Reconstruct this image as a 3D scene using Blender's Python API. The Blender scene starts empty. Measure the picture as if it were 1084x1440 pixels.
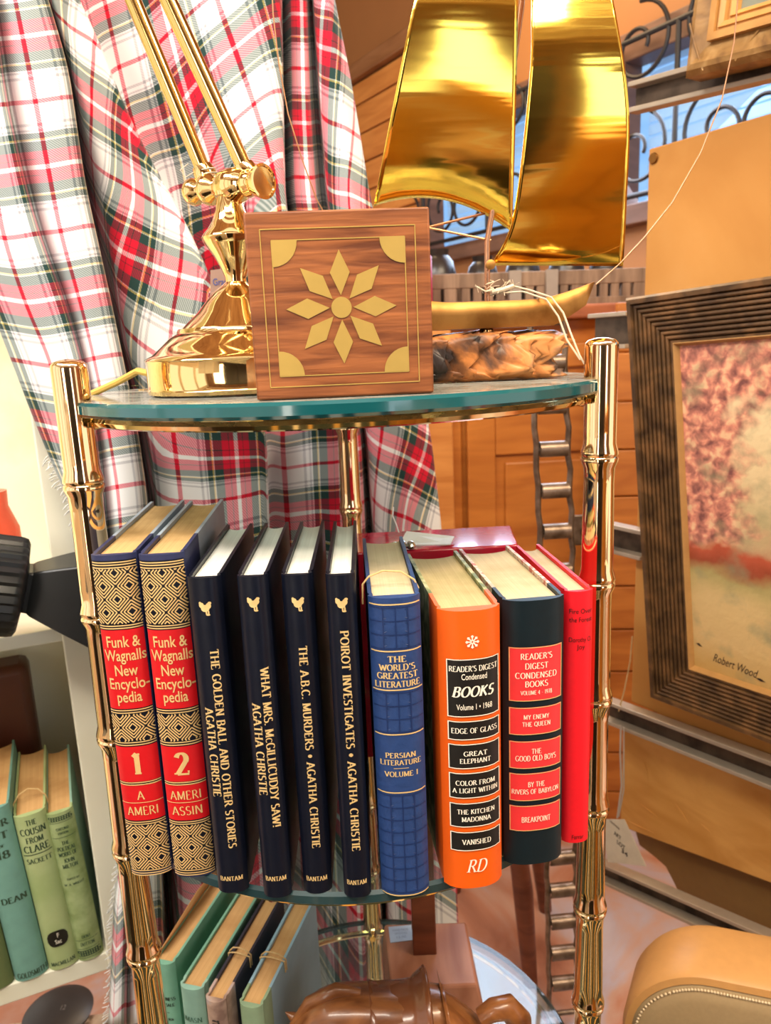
import bpy, bmesh, math, random
from mathutils import Vector, Matrix, noise
random.seed(7)
R = math.radians
scene = bpy.context.scene
col = scene.collection

# ------------------------------------------------------------------ camera
F_PX, CX, CY = 1043.0, 542.0, 720.0
CAM = Vector((0, 0, 1.30))
wz = -Vector((198, 4795, F_PX)).normalized()
wy = Vector((-94, -223, F_PX)).normalized()
wy = (wy - wz * wy.dot(wz)).normalized()
wx = wy.cross(wz)
M3 = Matrix((wx, wy, wz))                      # camera frame (right, down, forward) -> world
cd = bpy.data.cameras.new('camera'); cam = bpy.data.objects.new('camera', cd); col.objects.link(cam)
right = M3 @ Vector((1, 0, 0)); up = M3 @ Vector((0, -1, 0)); back = M3 @ Vector((0, 0, -1))
mw = Matrix((right, up, back)).transposed().to_4x4(); mw.translation = CAM
cam.matrix_world = mw
cd.sensor_fit = 'VERTICAL'; cd.sensor_height = 24; cd.lens = F_PX / 1440 * 24
cd.clip_start = 0.02; cd.clip_end = 50
cd.dof.use_dof = True; cd.dof.focus_distance = 0.50; cd.dof.aperture_fstop = 9.0
scene.camera = cam

# ------------------------------------------------------------------ world, lights, exposure
w = bpy.data.worlds.new('world'); scene.world = w; w.use_nodes = True
w.node_tree.nodes['Background'].inputs[0].default_value = (1.0, 0.93, 0.84, 1)
w.node_tree.nodes['Background'].inputs[1].default_value = 1.15

def area(name, loc, target, sx, sy, power, color):
    ld = bpy.data.lights.new(name, 'AREA'); ld.shape = 'RECTANGLE'; ld.size = sx; ld.size_y = sy
    ld.energy = power; ld.color = color
    o = bpy.data.objects.new(name, ld); col.objects.link(o); o.location = loc
    o.rotation_euler = (Vector(target) - Vector(loc)).to_track_quat('-Z', 'Y').to_euler()
    return o
area('ceiling_lamp_light', (-0.25, -0.55, 2.70), (0.0, 0.6, 0.9), 1.5, 0.22, 30, (1, .90, .76))
area('ceiling_lamp_light', (0.9, -0.15, 2.70), (0.4, 1.0, 0.9), 1.2, 0.22, 34, (1, .80, .56))
area('ceiling_lamp_light', (-1.1, 0.25, 2.70), (-0.2, 0.9, 1.0), 0.9, 0.3, 26, (1, .96, .90))
area('ceiling_lamp_light', (0.2, 2.3, 2.80), (0.6, 1.9, 0.6), 0.8, 0.5, 22, (1, .72, .42))
vs = scene.view_settings
scene.display_settings.display_device = 'sRGB'
vs.view_transform = 'Standard'; vs.look = 'None'; vs.gamma = 1; vs.use_curve_mapping = False
vs.exposure = 0.34
scene.cycles.use_denoising = True
scene.cycles.max_bounces = 10; scene.cycles.transparent_max_bounces = 16
scene.cycles.caustics_reflective = False; scene.cycles.caustics_refractive = False
scene.cycles.sample_clamp_indirect = 6

# ------------------------------------------------------------------ pixel -> place
def ray(px, py): return M3 @ Vector((px - CX, py - CY, F_PX))
def at(px, py, Y):
    r = ray(px, py); return CAM + r * (Y / r.y)
def atz(px, py, Z):
    r = ray(px, py); return CAM + r * ((Z - CAM.z) / r.z)

# ------------------------------------------------------------------ mesh builder
WORLD = {}
class MB:
    def __init__(s): s.v = []; s.f = []; s.m = []; s.uv = {}; s.weld = True
    def quad(s, a, b, c, d, m=0):
        n = len(s.v); s.v += [Vector(a), Vector(b), Vector(c), Vector(d)]; s.f.append((n, n+1, n+2, n+3)); s.m.append(m)
    def poly(s, pts, m=0):
        n = len(s.v); s.v += [Vector(p) for p in pts]; s.f.append(tuple(range(n, n+len(pts)))); s.m.append(m)
    def hexa(s, p, m=0):     # 8 corners: bottom 0-3, top 4-7 (both counter-clockwise from above)
        n = len(s.v); s.v += [Vector(q) for q in p]; s.weld = False
        for f in ((3,2,1,0), (4,5,6,7), (0,1,5,4), (1,2,6,5), (2,3,7,6), (3,0,4,7)):
            s.f.append(tuple(n+i for i in f)); s.m.append(m)
    def box(s, x0, x1, y0, y1, z0, z1, m=0):
        s.hexa([(x0,y0,z0),(x1,y0,z0),(x1,y1,z0),(x0,y1,z0),(x0,y0,z1),(x1,y0,z1),(x1,y1,z1),(x0,y1,z1)], m)
    def obox(s, o, ex, ey, ez, m=0):   # oriented box from corner o with edge vectors
        o, ex, ey, ez = map(Vector, (o, ex, ey, ez))
        s.hexa([o, o+ex, o+ex+ey, o+ey, o+ez, o+ex+ez, o+ex+ey+ez, o+ey+ez], m)
    def tube(s, pts, r, n=10, m=0, cap=True, closed=False):
        pts = [Vector(p) for p in pts]; k = len(pts)
        rs = r if isinstance(r, (list, tuple)) else [r]*k
        base = len(s.v); prev = None
        for i, p in enumerate(pts):
            if closed: t = pts[(i+1) % k] - pts[i-1]
            else: t = pts[min(i+1, k-1)] - pts[max(i-1, 0)]
            t.normalize()
            if prev is None:
                a = Vector((0,0,1)) if abs(t.z) < .9 else Vector((1,0,0))
                u = t.cross(a).normalized()
            else:
                u = (prev - t*prev.dot(t)).normalized()
            prev = u; q = t.cross(u)
            for j in range(n):
                an = 2*math.pi*j/n
                s.v.append(p + (u*math.cos(an) + q*math.sin(an))*rs[i])
        for i in range(k if closed else k-1):
            for j in range(n):
                a = base+i*n+j; b = base+i*n+(j+1) % n; i2 = (i+1) % k
                c = base+i2*n+(j+1) % n; d = base+i2*n+j
                s.f.append((a, b, c, d)); s.m.append(m)
        if cap and not closed:
            s.f.append(tuple(base+j for j in reversed(range(n)))); s.m.append(m)
            s.f.append(tuple(base+(k-1)*n+j for j in range(n))); s.m.append(m)
    def lathe(s, prof, c, n=32, m=0, axis=None):   # prof (r, h) along axis from c
        c = Vector(c); ax = Vector(axis).normalized() if axis else Vector((0,0,1))
        u = Vector((1,0,0)) if abs(ax.x) < .8 else Vector((0,1,0))
        u = (u - ax*u.dot(ax)).normalized(); q = ax.cross(u); base = len(s.v)
        for (r, h) in prof:
            for j in range(n):
                an = 2*math.pi*j/n
                s.v.append(c + ax*h + (u*math.cos(an) + q*math.sin(an))*max(r, 1e-5))
        for i in range(len(prof)-1):
            for j in range(n):
                s.f.append((base+i*n+j, base+i*n+(j+1) % n, base+(i+1)*n+(j+1) % n, base+(i+1)*n+j)); s.m.append(m)
        s.f.append(tuple(base+j for j in reversed(range(n)))); s.m.append(m)
        k = len(prof)-1
        s.f.append(tuple(base+k*n+j for j in range(n))); s.m.append(m)
    def prism(s, poly, ext, m=0):      # polygon points extruded along ext
        ext = Vector(ext); n = len(poly); b = len(s.v)
        s.v += [Vector(p) for p in poly] + [Vector(p)+ext for p in poly]
        s.f.append(tuple(b+i for i in reversed(range(n)))); s.m.append(m)
        s.f.append(tuple(b+n+i for i in range(n))); s.m.append(m)
        for i in range(n):
            j = (i+1) % n; s.f.append((b+i, b+j, b+n+j, b+n+i)); s.m.append(m)
    def grid(s, rows, m=0, uvs=None):
        b = len(s.v); nr = len(rows); nc = len(rows[0])
        for r in rows: s.v += [Vector(p) for p in r]
        for i in range(nr-1):
            for j in range(nc-1):
                s.f.append((b+i*nc+j, b+i*nc+j+1, b+(i+1)*nc+j+1, b+(i+1)*nc+j)); s.m.append(m)
        if uvs:
            for i in range(nr):
                for j in range(nc): s.uv[b+i*nc+j] = uvs[i][j]
    def build(s, name, mats, parent=None, local=False, smooth=40, bevel=0, fix=True, solid=0, sub=0):
        if not isinstance(mats, (list, tuple)): mats = [mats]
        vs_ = s.v
        if parent is not None and not local:
            inv = WORLD[parent].inverted(); vs_ = [inv @ p for p in s.v]
        me = bpy.data.meshes.new(name); me.from_pydata([tuple(p) for p in vs_], [], s.f)
        for mt in mats: me.materials.append(mt)
        me.polygons.foreach_set('material_index', s.m)
        if s.uv:
            uvl = me.uv_layers.new(name='UVMap')
            for lp in me.loops: uvl.data[lp.index].uv = s.uv.get(lp.vertex_index, (0, 0))
        if fix:
            bm = bmesh.new(); bm.from_mesh(me)
            if not s.uv and s.weld: bmesh.ops.remove_doubles(bm, verts=bm.verts, dist=1e-6)
            bmesh.ops.recalc_face_normals(bm, faces=bm.faces); bm.to_mesh(me); bm.free()
        if smooth:
            me.polygons.foreach_set('use_smooth', [True]*len(me.polygons)); me.set_sharp_from_angle(angle=R(smooth))
        me.update()
        o = bpy.data.objects.new(name, me); col.objects.link(o)
        if parent is not None:
            o.parent = parent; WORLD[o] = WORLD[parent]
        else: WORLD[o] = Matrix.Identity(4)
        if solid:
            md = o.modifiers.new('thick', 'SOLIDIFY'); md.thickness = solid; md.offset = 0
        if bevel:
            md = o.modifiers.new('bevel', 'BEVEL'); md.width = bevel; md.segments = 2; md.limit_method = 'ANGLE'; md.angle_limit = R(40)
        if sub:
            md = o.modifiers.new('sub', 'SUBSURF'); md.levels = sub; md.render_levels = sub
        return o

def tag(o, label, cat, group=None, kind=None):
    o['label'] = label; o['category'] = cat
    if group: o['group'] = group
    if kind: o['kind'] = kind
    return o
def thing(name, label, cat, loc=(0,0,0), rz=0, group=None):
    o = bpy.data.objects.new(name, None); col.objects.link(o); o.empty_display_size = .02
    o.location = loc; o.rotation_euler = (0, 0, rz)
    WORLD[o] = Matrix.Translation(loc) @ Matrix.Rotation(rz, 4, 'Z')
    return tag(o, label, cat, group)
def struct(o): o['kind'] = 'structure'; return o
def plabel(o, t): o['label'] = t; return o

# ------------------------------------------------------------------ materials
def newmat(name):
    m = bpy.data.materials.new(name); m.use_nodes = True
    nt = m.node_tree; return m, nt, nt.nodes['Principled BSDF'], nt.nodes, nt.links
def c4(c): return (c[0], c[1], c[2], 1)
def hexc(h):
    h = h.lstrip('#'); v = [int(h[i:i+2], 16)/255 for i in (0, 2, 4)]
    return tuple(x/12.92 if x <= .04045 else ((x+.055)/1.055)**2.4 for x in v)
def plain(name, c, rough=.5, metal=0, spec=.5, var=.12, nscale=60, bump=0, coat=0):
    m, nt, b, N, L = newmat(name)
    b.inputs['Roughness'].default_value = rough; b.inputs['Metallic'].default_value = metal
    b.inputs['Specular IOR Level'].default_value = spec; b.inputs['Coat Weight'].default_value = coat
    tc = N.new('ShaderNodeTexCoord'); nz = N.new('ShaderNodeTexNoise'); nz.inputs['Scale'].default_value = nscale; nz.inputs['Detail'].default_value = 5
    L.new(tc.outputs['Object'], nz.inputs['Vector'])
    mx = N.new('ShaderNodeMix'); mx.data_type = 'RGBA'
    mx.inputs['A'].default_value = c4([x*(1-var) for x in c]); mx.inputs['B'].default_value = c4([min(1, x*(1+var)) for x in c])
    L.new(nz.outputs['Fac'], mx.inputs['Factor']); L.new(mx.outputs['Result'], b.inputs['Base Color'])
    if bump:
        bp = N.new('ShaderNodeBump'); bp.inputs['Strength'].default_value = bump; bp.inputs['Distance'].default_value = .002
        L.new(nz.outputs['Fac'], bp.inputs['Height']); L.new(bp.outputs['Normal'], b.inputs['Normal'])
    return m
def ramp_mat(name, stops, scale=(1,1,1), nscale=5, detail=6, dist=0, rough=.5, spec=.4, bump=0, metal=0, coat=0):
    m, nt, b, N, L = newmat(name)
    b.inputs['Roughness'].default_value = rough; b.inputs['Specular IOR Level'].default_value = spec; b.inputs['Metallic'].default_value = metal
    b.inputs['Coat Weight'].default_value = coat
    tc = N.new('ShaderNodeTexCoord'); mp = N.new('ShaderNodeMapping'); mp.inputs['Scale'].default_value = scale
    L.new(tc.outputs['Object'], mp.inputs['Vector'])
    nz = N.new('ShaderNodeTexNoise'); nz.inputs['Scale'].default_value = nscale; nz.inputs['Detail'].default_value = detail; nz.inputs['Distortion'].default_value = dist
    L.new(mp.outputs['Vector'], nz.inputs['Vector'])
    cr = N.new('ShaderNodeValToRGB'); L.new(nz.outputs['Fac'], cr.inputs['Fac'])
    e = cr.color_ramp.elements
    while len(e) < len(stops): e.new(.5)
    for el, (p, c) in zip(e, stops): el.position = p; el.color = c4(c)
    L.new(cr.outputs['Color'], b.inputs['Base Color'])
    if bump:
        bp = N.new('ShaderNodeBump'); bp.inputs['Strength'].default_value = bump; bp.inputs['Distance'].default_value = .003
        L.new(nz.outputs['Fac'], bp.inputs['Height']); L.new(bp.outputs['Normal'], b.inputs['Normal'])
    return m
def wood(name, dark, light, scale, rough=.45, nscale=3, bump=.15, spec=.4):
    mid = [(a+b)/2 for a, b in zip(dark, light)]
    return ramp_mat(name, [(.3, dark), (.5, mid), (.7, light)], scale, nscale, 8, .6, rough, spec, bump)

def brass_mat(name, c, rough, aniso=0):
    m = plain(name, c, rough, 1, .5, .05, 25)
    if aniso: m.node_tree.nodes['Principled BSDF'].inputs['Anisotropic'].default_value = aniso
    return m
brass = brass_mat('polished_brass', (.93, .66, .30), .07)
brass_pole = brass_mat('pinkish_brass_plate', (.93, .67, .38), .07)
brass_sail = brass_mat('rolled_brass_sheet', (.95, .63, .10), .11)
def wavy(m, sc, strength):
    nt = m.node_tree; N = nt.nodes; L = nt.links
    tc = N.new('ShaderNodeTexCoord'); mp = N.new('ShaderNodeMapping'); mp.inputs['Scale'].default_value = sc; mp.inputs['Rotation'].default_value = (0, R(6), 0)
    nz = N.new('ShaderNodeTexNoise'); nz.inputs['Scale'].default_value = 1; nz.inputs['Detail'].default_value = 3; nz.inputs['Roughness'].default_value = .45
    L.new(tc.outputs['Object'], mp.inputs['Vector']); L.new(mp.outputs['Vector'], nz.inputs['Vector'])
    bp = N.new('ShaderNodeBump'); bp.inputs['Strength'].default_value = strength; bp.inputs['Distance'].default_value = .004
    L.new(nz.outputs['Fac'], bp.inputs['Height']); L.new(bp.outputs['Normal'], N['Principled BSDF'].inputs['Normal'])
wavy(brass_sail, (4, 4, 42), .30)
brass_dull = ramp_mat('tarnished_brass', [(.35, (.26,.115,.028)), (.6, (.50,.26,.075))], (1,1,1), 30, 6, 0, .52, .5, 0, 1)
gilt = plain('gilt_lettering', (.80, .56, .24), .35, .25, .5, .06, 200)
gilt_bright = plain('gilt_pattern', (.78, .53, .22), .35, .2, .5, .08, 300)
gilt_pale = plain('pale_gilt', (.92, .80, .62), .4, 0, .5, .05, 200)
inlay = plain('brass_inlay', (.68, .45, .12), .30, .55, .5, .1, 80)
navy = plain('navy_leatherette', (.0035, .005, .012), .34, 0, .28, .3, 90, .12)
navy_blue = plain('navy_cloth', (.022, .028, .085), .5, 0, .4, .2, 300, .05)
grey_blue = plain('pale_grey_blue_paper', (.36, .42, .48), .5)
red_cloth = plain('red_panel', (.58, .006, .010), .42, 0, .4, .08, 200)
red_book = plain('bright_red_cloth', (.80, .008, .018), .5, 0, .4, .08, 250, .04)
red_label = plain('coral_red_label', (.78, .035, .04), .45)
orange_cloth = plain('orange_cover', (.78, .105, .003), .42, 0, .5, .05, 300, .02)
dark_teal = plain('dark_teal_cover', (.005, .013, .018), .42, 0, .3, .2, 200, .03)
black_label = plain('black_label', (.008, .007, .006), .4)
cream_text = plain('cream_lettering', (.90, .82, .68), .5)
def pages_mat(name, a, b, c):
    m, nt, bs, N, L = newmat(name)
    bs.inputs['Roughness'].default_value = .75; bs.inputs['Specular IOR Level'].default_value = .2
    tc = N.new('ShaderNodeTexCoord'); mp = N.new('ShaderNodeMapping'); mp.inputs['Scale'].default_value = (900, 3, 3)
    n1 = N.new('ShaderNodeTexNoise'); n1.inputs['Scale'].default_value = 1; n1.inputs['Detail'].default_value = 3
    L.new(tc.outputs['Object'], mp.inputs['Vector']); L.new(mp.outputs['Vector'], n1.inputs['Vector'])
    n2 = N.new('ShaderNodeTexNoise'); n2.inputs['Scale'].default_value = 22; n2.inputs['Detail'].default_value = 6
    L.new(tc.outputs['Object'], n2.inputs['Vector'])
    m1 = N.new('ShaderNodeMix'); m1.data_type = 'RGBA'; m1.inputs['A'].default_value = c4(a); m1.inputs['B'].default_value = c4(b)
    L.new(n1.outputs['Fac'], m1.inputs['Factor'])
    m2 = N.new('ShaderNodeMix'); m2.data_type = 'RGBA'; m2.inputs['B'].default_value = c4(c)
    cr = N.new('ShaderNodeValToRGB'); cr.color_ramp.elements[0].position = .45; cr.color_ramp.elements[1].position = .72
    L.new(n2.outputs['Fac'], cr.inputs['Fac']); L.new(cr.outputs['Color'], m2.inputs['Factor'])
    L.new(m1.outputs['Result'], m2.inputs['A']); L.new(m2.outputs['Result'], bs.inputs['Base Color'])
    bp = N.new('ShaderNodeBump'); bp.inputs['Strength'].default_value = .25; bp.inputs['Distance'].default_value = .0006
    L.new(n1.outputs['Fac'], bp.inputs['Height']); L.new(bp.outputs['Normal'], bs.inputs['Normal'])
    return m
pg_white = pages_mat('white_pages', (.62, .62, .55), (.82, .82, .74), (.70, .70, .62))
pg_tan = pages_mat('foxed_tan_pages', (.48, .29, .11), (.70, .46, .20), (.42, .25, .09))
pg_cream = pages_mat('aged_cream_pages', (.52, .42, .26), (.70, .58, .38), (.42, .35, .20))
pg_olive = pages_mat('yellowed_pages', (.42, .32, .15), (.60, .48, .26), (.34, .29, .13))
pg_orange = pages_mat('browned_pages', (.55, .30, .11), (.74, .44, .19), (.48, .25, .09))
floral = ramp_mat('floral_cloth', [(.40, (.55,.40,.30)), (.5, (.80,.70,.55)), (.6, (.55,.15,.10))], (1,1,1), 130, 2)
green_vine = ramp_mat('green_vine_cloth', [(.4, (.14,.17,.06)), (.55, (.34,.36,.15)), (.65, (.55,.50,.28))], (1,1,1), 90, 2)

# ------------------------------------------------------------------ lettering
def Ls(*p): return ('L', [(p[i], p[i+1]) for i in range(0, len(p), 2)])
def Ac(cx, cy, rx, ry, a0, a1, n=12):
    return ('A', [(cx+rx*math.cos(R(a0+(a1-a0)*i/n)), cy+ry*math.sin(R(a0+(a1-a0)*i/n))) for i in range(n+1)])
G = {
'A': (.74, [Ls(.04,0,.36,1), Ls(.36,1,.70,0), Ls(.15,.34,.58,.34)]),
'B': (.62, [Ls(.10,0,.10,1), Ls(.10,1,.30,1), Ac(.30,.77,.20,.23,90,-90), Ls(.30,.54,.10,.54), Ac(.32,.27,.24,.27,90,-90), Ls(.32,0,.10,0)]),
'C': (.72, [Ac(.40,.5,.34,.5,45,315,18)]),
'D': (.74, [Ls(.10,0,.10,1), Ls(.10,1,.32,1), Ac(.32,.5,.35,.5,90,-90,16), Ls(.32,0,.10,0)]),
'E': (.60, [Ls(.10,0,.10,1), Ls(.10,1,.50,1,.50,.84), Ls(.10,.53,.42,.53), Ls(.10,0,.54,0,.54,.18)]),
'F': (.56, [Ls(.10,0,.10,1), Ls(.10,1,.52,1,.52,.84), Ls(.10,.51,.42,.51)]),
'G': (.76, [Ac(.40,.5,.34,.5,45,320,18), Ls(.68,.06,.68,.42), Ls(.50,.42,.76,.42)]),
'H': (.76, [Ls(.10,0,.10,1), Ls(.64,0,.64,1), Ls(.10,.52,.64,.52)]),
'I': (.24, [Ls(.12,0,.12,1)]),
'J': (.40, [Ls(.28,1,.28,.18), Ac(.14,.18,.14,.2,0,-120,6)]),
'K': (.68, [Ls(.10,0,.10,1), Ls(.56,1,.12,.45), Ls(.24,.58,.66,0)]),
'L': (.56, [Ls(.10,0,.10,1), Ls(.10,0,.52,0,.52,.18)]),
'M': (.90, [Ls(.10,0,.10,1), Ls(.12,1,.44,.08), Ls(.44,.08,.76,1), Ls(.78,1,.78,0)]),
'N': (.76, [Ls(.10,0,.10,1), Ls(.12,1,.62,.02), Ls(.64,0,.64,1)]),
'O': (.78, [Ac(.39,.5,.34,.5,0,360,24)]),
'P': (.58, [Ls(.10,0,.10,1), Ls(.10,1,.30,1), Ac(.30,.74,.22,.26,90,-90), Ls(.30,.48,.10,.48)]),
'Q': (.78, [Ac(.39,.5,.34,.5,0,360,24), Ls(.42,.16,.74,-.16)]),
'R': (.66, [Ls(.10,0,.10,1), Ls(.10,1,.30,1), Ac(.30,.75,.20,.25,90,-90), Ls(.30,.50,.10,.50), Ls(.30,.50,.64,0)]),
'S': (.54, [Ac(.27,.755,.20,.245,40,270,12), Ac(.27,.255,.22,.255,90,-145,12)]),
'T': (.66, [Ls(.33,0,.33,1), Ls(.03,.84,.03,1,.63,1,.63,.84)]),
'U': (.74, [Ls(.10,1,.10,.32), Ac(.36,.32,.26,.32,180,360), Ls(.62,.32,.62,1)]),
'V': (.72, [Ls(.04,1,.36,0), Ls(.36,0,.68,1)]),
'W': (1.0, [Ls(.04,1,.28,0), Ls(.28,0,.5,.9), Ls(.5,.9,.74,0), Ls(.74,0,.98,1)]),
'X': (.70, [Ls(.06,1,.64,0), Ls(.62,1,.06,0)]),
'Y': (.68, [Ls(.04,1,.34,.46), Ls(.64,1,.34,.46), Ls(.34,.46,.34,0)]),
'Z': (.64, [Ls(.08,.84,.08,1,.56,1), Ls(.56,1,.06,0), Ls(.06,0,.58,0,.58,.18)]),
'0': (.60, [Ac(.30,.5,.24,.5,0,360,20)]), '1': (.40, [Ls(.22,0,.22,1), Ls(.22,1,.06,.84)]),
'2': (.58, [Ac(.28,.74,.21,.26,165,-35,12), Ls(.45,.60,.06,0), Ls(.06,0,.54,0,.54,.16)]),
'3': (.56, [Ac(.26,.76,.19,.24,150,-90,10), Ac(.26,.26,.22,.26,90,-150,10)]),
'4': (.60, [Ls(.42,0,.42,1), Ls(.42,1,.04,.3), Ls(.04,.3,.58,.3)]),
'5': (.56, [Ls(.48,1,.14,1), Ls(.14,1,.12,.56), Ac(.26,.32,.22,.32,110,-150,12)]),
'6': (.58, [Ac(.30,.30,.22,.30,0,360,16), Ac(.48,.32,.40,.68,100,180,8)]),
'7': (.54, [Ls(.06,.86,.06,1,.52,1), Ls(.52,1,.2,0)]),
'8': (.58, [Ac(.29,.76,.19,.24,0,360,14), Ac(.29,.26,.23,.26,0,360,14)]),
'9': (.58, [Ac(.28,.70,.22,.30,0,360,16), Ac(.10,.68,.40,.68,-80,0,8)]),
'.': (.22, [Ls(.11,0,.11,.12)]), ',': (.22, [Ls(.13,.1,.07,-.16)]), "'": (.22, [Ls(.13,1,.10,.74)]),
'!': (.26, [Ls(.13,1,.13,.3), Ls(.13,0,.13,.12)]), '-': (.40, [Ls(.06,.42,.34,.42)]),
'*': (.44, [Ls(.22,.24,.22,.76), Ls(.12,.38,.12,.62), Ls(.32,.38,.32,.62), Ls(.17,.3,.17,.7), Ls(.27,.3,.27,.7)]),
'&': (.72, [Ls(.66,0,.16,.74), Ac(.28,.80,.14,.20,200,-40,10), Ls(.38,.66,.12,.34), Ac(.28,.24,.22,.24,150,360,12), Ls(.50,.24,.58,.46)]),
' ': (.34, []),
}
THICK, THIN = .155, .06
def stroke_polys(text, serif=True, bold=1.0, track=.10):
    """quads (2-D) of a roman capital lettering one unit tall, and its width"""
    out = []; x = 0
    for ch in text:
        sc = 1.0
        if ch.islower(): sc = .74; ch = ch.upper()
        wd, strokes = G.get(ch, G[' '])
        ends = {}
        for k, pts in strokes:
            for e in (pts[0], pts[-1]): ends[(round(e[0], 2), round(e[1], 2))] = ends.get((round(e[0], 2), round(e[1], 2)), 0)+1
        for k, pts in strokes:
            P = [Vector((p[0], p[1], 0)) for p in pts]
            L_, R_ = [], []
            for i, p in enumerate(P):
                t = P[min(i+1, len(P)-1)] - P[max(i-1, 0)]
                if t.length < 1e-6: t = Vector((0, 1, 0))
                t.normalize()
                wv = (THIN + (THICK-THIN)*abs(t.y)**1.3)*bold*.5
                if len(P) > 2 and k == 'L': wv = THIN*bold*.55
                nrm = Vector((-t.y, t.x, 0))
                L_.append(p+nrm*wv); R_.append(p-nrm*wv)
            for i in range(len(P)-1): out.append([(q.x*sc+x, q.y*sc) for q in (R_[i], R_[i+1], L_[i+1], L_[i])])
            if serif and k == 'L' and len(P) == 2:
                for a, b in ((P[0], P[1]), (P[1], P[0])):
                    dlt = b-a
                    if abs(dlt.y) > 1.4*abs(dlt.x) and (a.y < .02 or a.y > .98) and abs(dlt.y) > .3:
                        if ends[(round(a.x, 2), round(a.y, 2))] > 1 and (ch in 'AVWM' and not (ch == 'M' and a.y > .5)): continue
                        s0 = .14; h = .05*bold; y0 = a.y if a.y < .5 else a.y-h
                        out.append([((a.x-s0)*sc+x, y0*sc), ((a.x+s0)*sc+x, y0*sc), ((a.x+s0)*sc+x, (y0+h)*sc), ((a.x-s0)*sc+x, (y0+h)*sc)])
        x += (wd+track)*sc
    return out, max(x-track, .01)
_fc = {}
def font_polys(text, bold=0.0, shear=0.0, space=1.0):
    key = (text, bold, shear)
    if key in _fc: return _fc[key]
    cu = bpy.data.curves.new('t', 'FONT'); cu.body = text; cu.size = 1.0; cu.offset = bold; cu.shear = shear; cu.resolution_u = 3; cu.space_character = space
    o = bpy.data.objects.new('t', cu); col.objects.link(o)
    dg = bpy.context.evaluated_depsgraph_get(); dg.update()
    me = bpy.data.meshes.new_from_object(o.evaluated_get(dg))
    polys = [[(me.vertices[i].co.x, me.vertices[i].co.y) for i in p.vertices] for p in me.polygons]
    bpy.data.objects.remove(o); bpy.data.curves.remove(cu); bpy.data.meshes.remove(me)
    xs = [q[0] for p in polys for q in p] or [0, 1]
    x0, x1 = min(xs), max(xs)
    polys = [[(q[0]-x0, q[1]/.70) for q in p] for p in polys]
    _fc[key] = (polys, x1-x0); return _fc[key]
def put(mb, polys_w, fn, cx, cz, height, width=None, vert=False, m=0, maxw=None):
    """lay lettering on a surface: fn(x, z) gives the point; vert = reading downwards"""
    polys, wd = polys_w
    sx = height if width is None else width/wd
    if maxw and sx*wd > maxw: sx = maxw/wd
    for p in polys:
        pts = []
        for (a, b) in p:
            u = (a-wd/2)*sx; v = (b-.5)*height
            pts.append(fn(cx+v, cz-u) if vert else fn(cx+u, cz+v))
        mb.poly(pts, m)
def line_on(mb, fn, x0, x1, z, th, n=8, m=0):
    for i in range(n):
        a = x0+(x1-x0)*i/n; b = x0+(x1-x0)*(i+1)/n
        mb.quad(fn(a, z-th/2), fn(b, z-th/2), fn(b, z+th/2), fn(a, z+th/2), m)
def rect_on(mb, fn, x0, x1, z0, z1, n=8, m=0):
    for i in range(n):
        a = x0+(x1-x0)*i/n; b = x0+(x1-x0)*(i+1)/n
        mb.quad(fn(a, z0), fn(b, z0), fn(b, z1), fn(a, z1), m)
def frame_on(mb, fn, x0, x1, z0, z1, t, m=0):
    rect_on(mb, fn, x0, x1, z0, z0+t, 8, m); rect_on(mb, fn, x0, x1, z1-t, z1, 8, m)
    rect_on(mb, fn, x0, x0+t, z0, z1, 1, m); rect_on(mb, fn, x1-t, x1, z0, z1, 1, m)

# ------------------------------------------------------------------ the setting
dv = ray(-144, 505); dv = Vector((dv.x, dv.y, 0)).normalized()       # the long wall runs along dv
nv = Vector((-dv.y, dv.x, 0));  nv = nv if nv.y < 0 else -nv          # facing the shop
UP = Vector((0, 0, 1))
oak = wood('orange_oak', (.34, .095, .012), (.58, .205, .034), (1.2, 1.2, 7), .42)
oak_light = wood('honey_pine', (.48, .16, .03), (.70, .30, .075), (1.0, 1.0, 9), .45)
oak_dark = wood('dark_stained_oak', (.05, .018, .006), (.16, .06, .02), (1.5, 1.5, 8), .4)
rug_mat = ramp_mat('rug_blue_light', [(.30, (.30,.11,.06)), (.43, (.58,.28,.18)), (.51, (.62,.40,.32)), (.58, (.56,.52,.62)), (.70, (.66,.66,.80))], (1,1,1), 3.4, 7, .8, .55, .4)  # red rug tones; the bluish stops put window light into the colour
mb = MB(); mb.quad((-2.5,-2.6,0), (3.4,-2.6,0), (3.4,4.6,0), (-2.5,4.6,0)); struct(mb.build('floor', rug_mat, smooth=0))
W0 = at(640, 345, 3.2)
W0 = Vector((W0.x, W0.y, 0))
def wp(s, z, o=0.0): return W0 - dv*s + nv*o + UP*z         # s grows towards the camera along the wall
plank_m = oak_light
smooth_m = plain('brown_plaster', (.36, .155, .052), .55, 0, .3, .12, 4)
def wall_s(px, py):
    r = ray(px, py); P0 = W0 - Vector((0, 0, 0)); t = (P0 - CAM).dot(nv)/r.dot(nv); P = CAM + r*t
    return -(P-W0).dot(dv), P.z
ws0 = wall_s(604, 200)[0]
win_z0, win_z1 = 1.70, wall_s(905, 62)[1]
mb = MB()
z = 0.0
tops = []
ph = wall_s(540, 95)[1]
mb.quad(wp(-2.0, 0), wp(3.4, 0), wp(3.4, win_z0), wp(-2.0, win_z0))
mb.quad(wp(-2.0, win_z0), wp(ws0, win_z0), wp(ws0, 3.1), wp(-2.0, 3.1))
mb.quad(wp(ws0, win_z1), wp(3.4, win_z1), wp(3.4, 3.1), wp(ws0, 3.1))
struct(mb.build('wall_right', smooth_m, smooth=0))
mb = MB(); k = 0; z = 0.9
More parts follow.
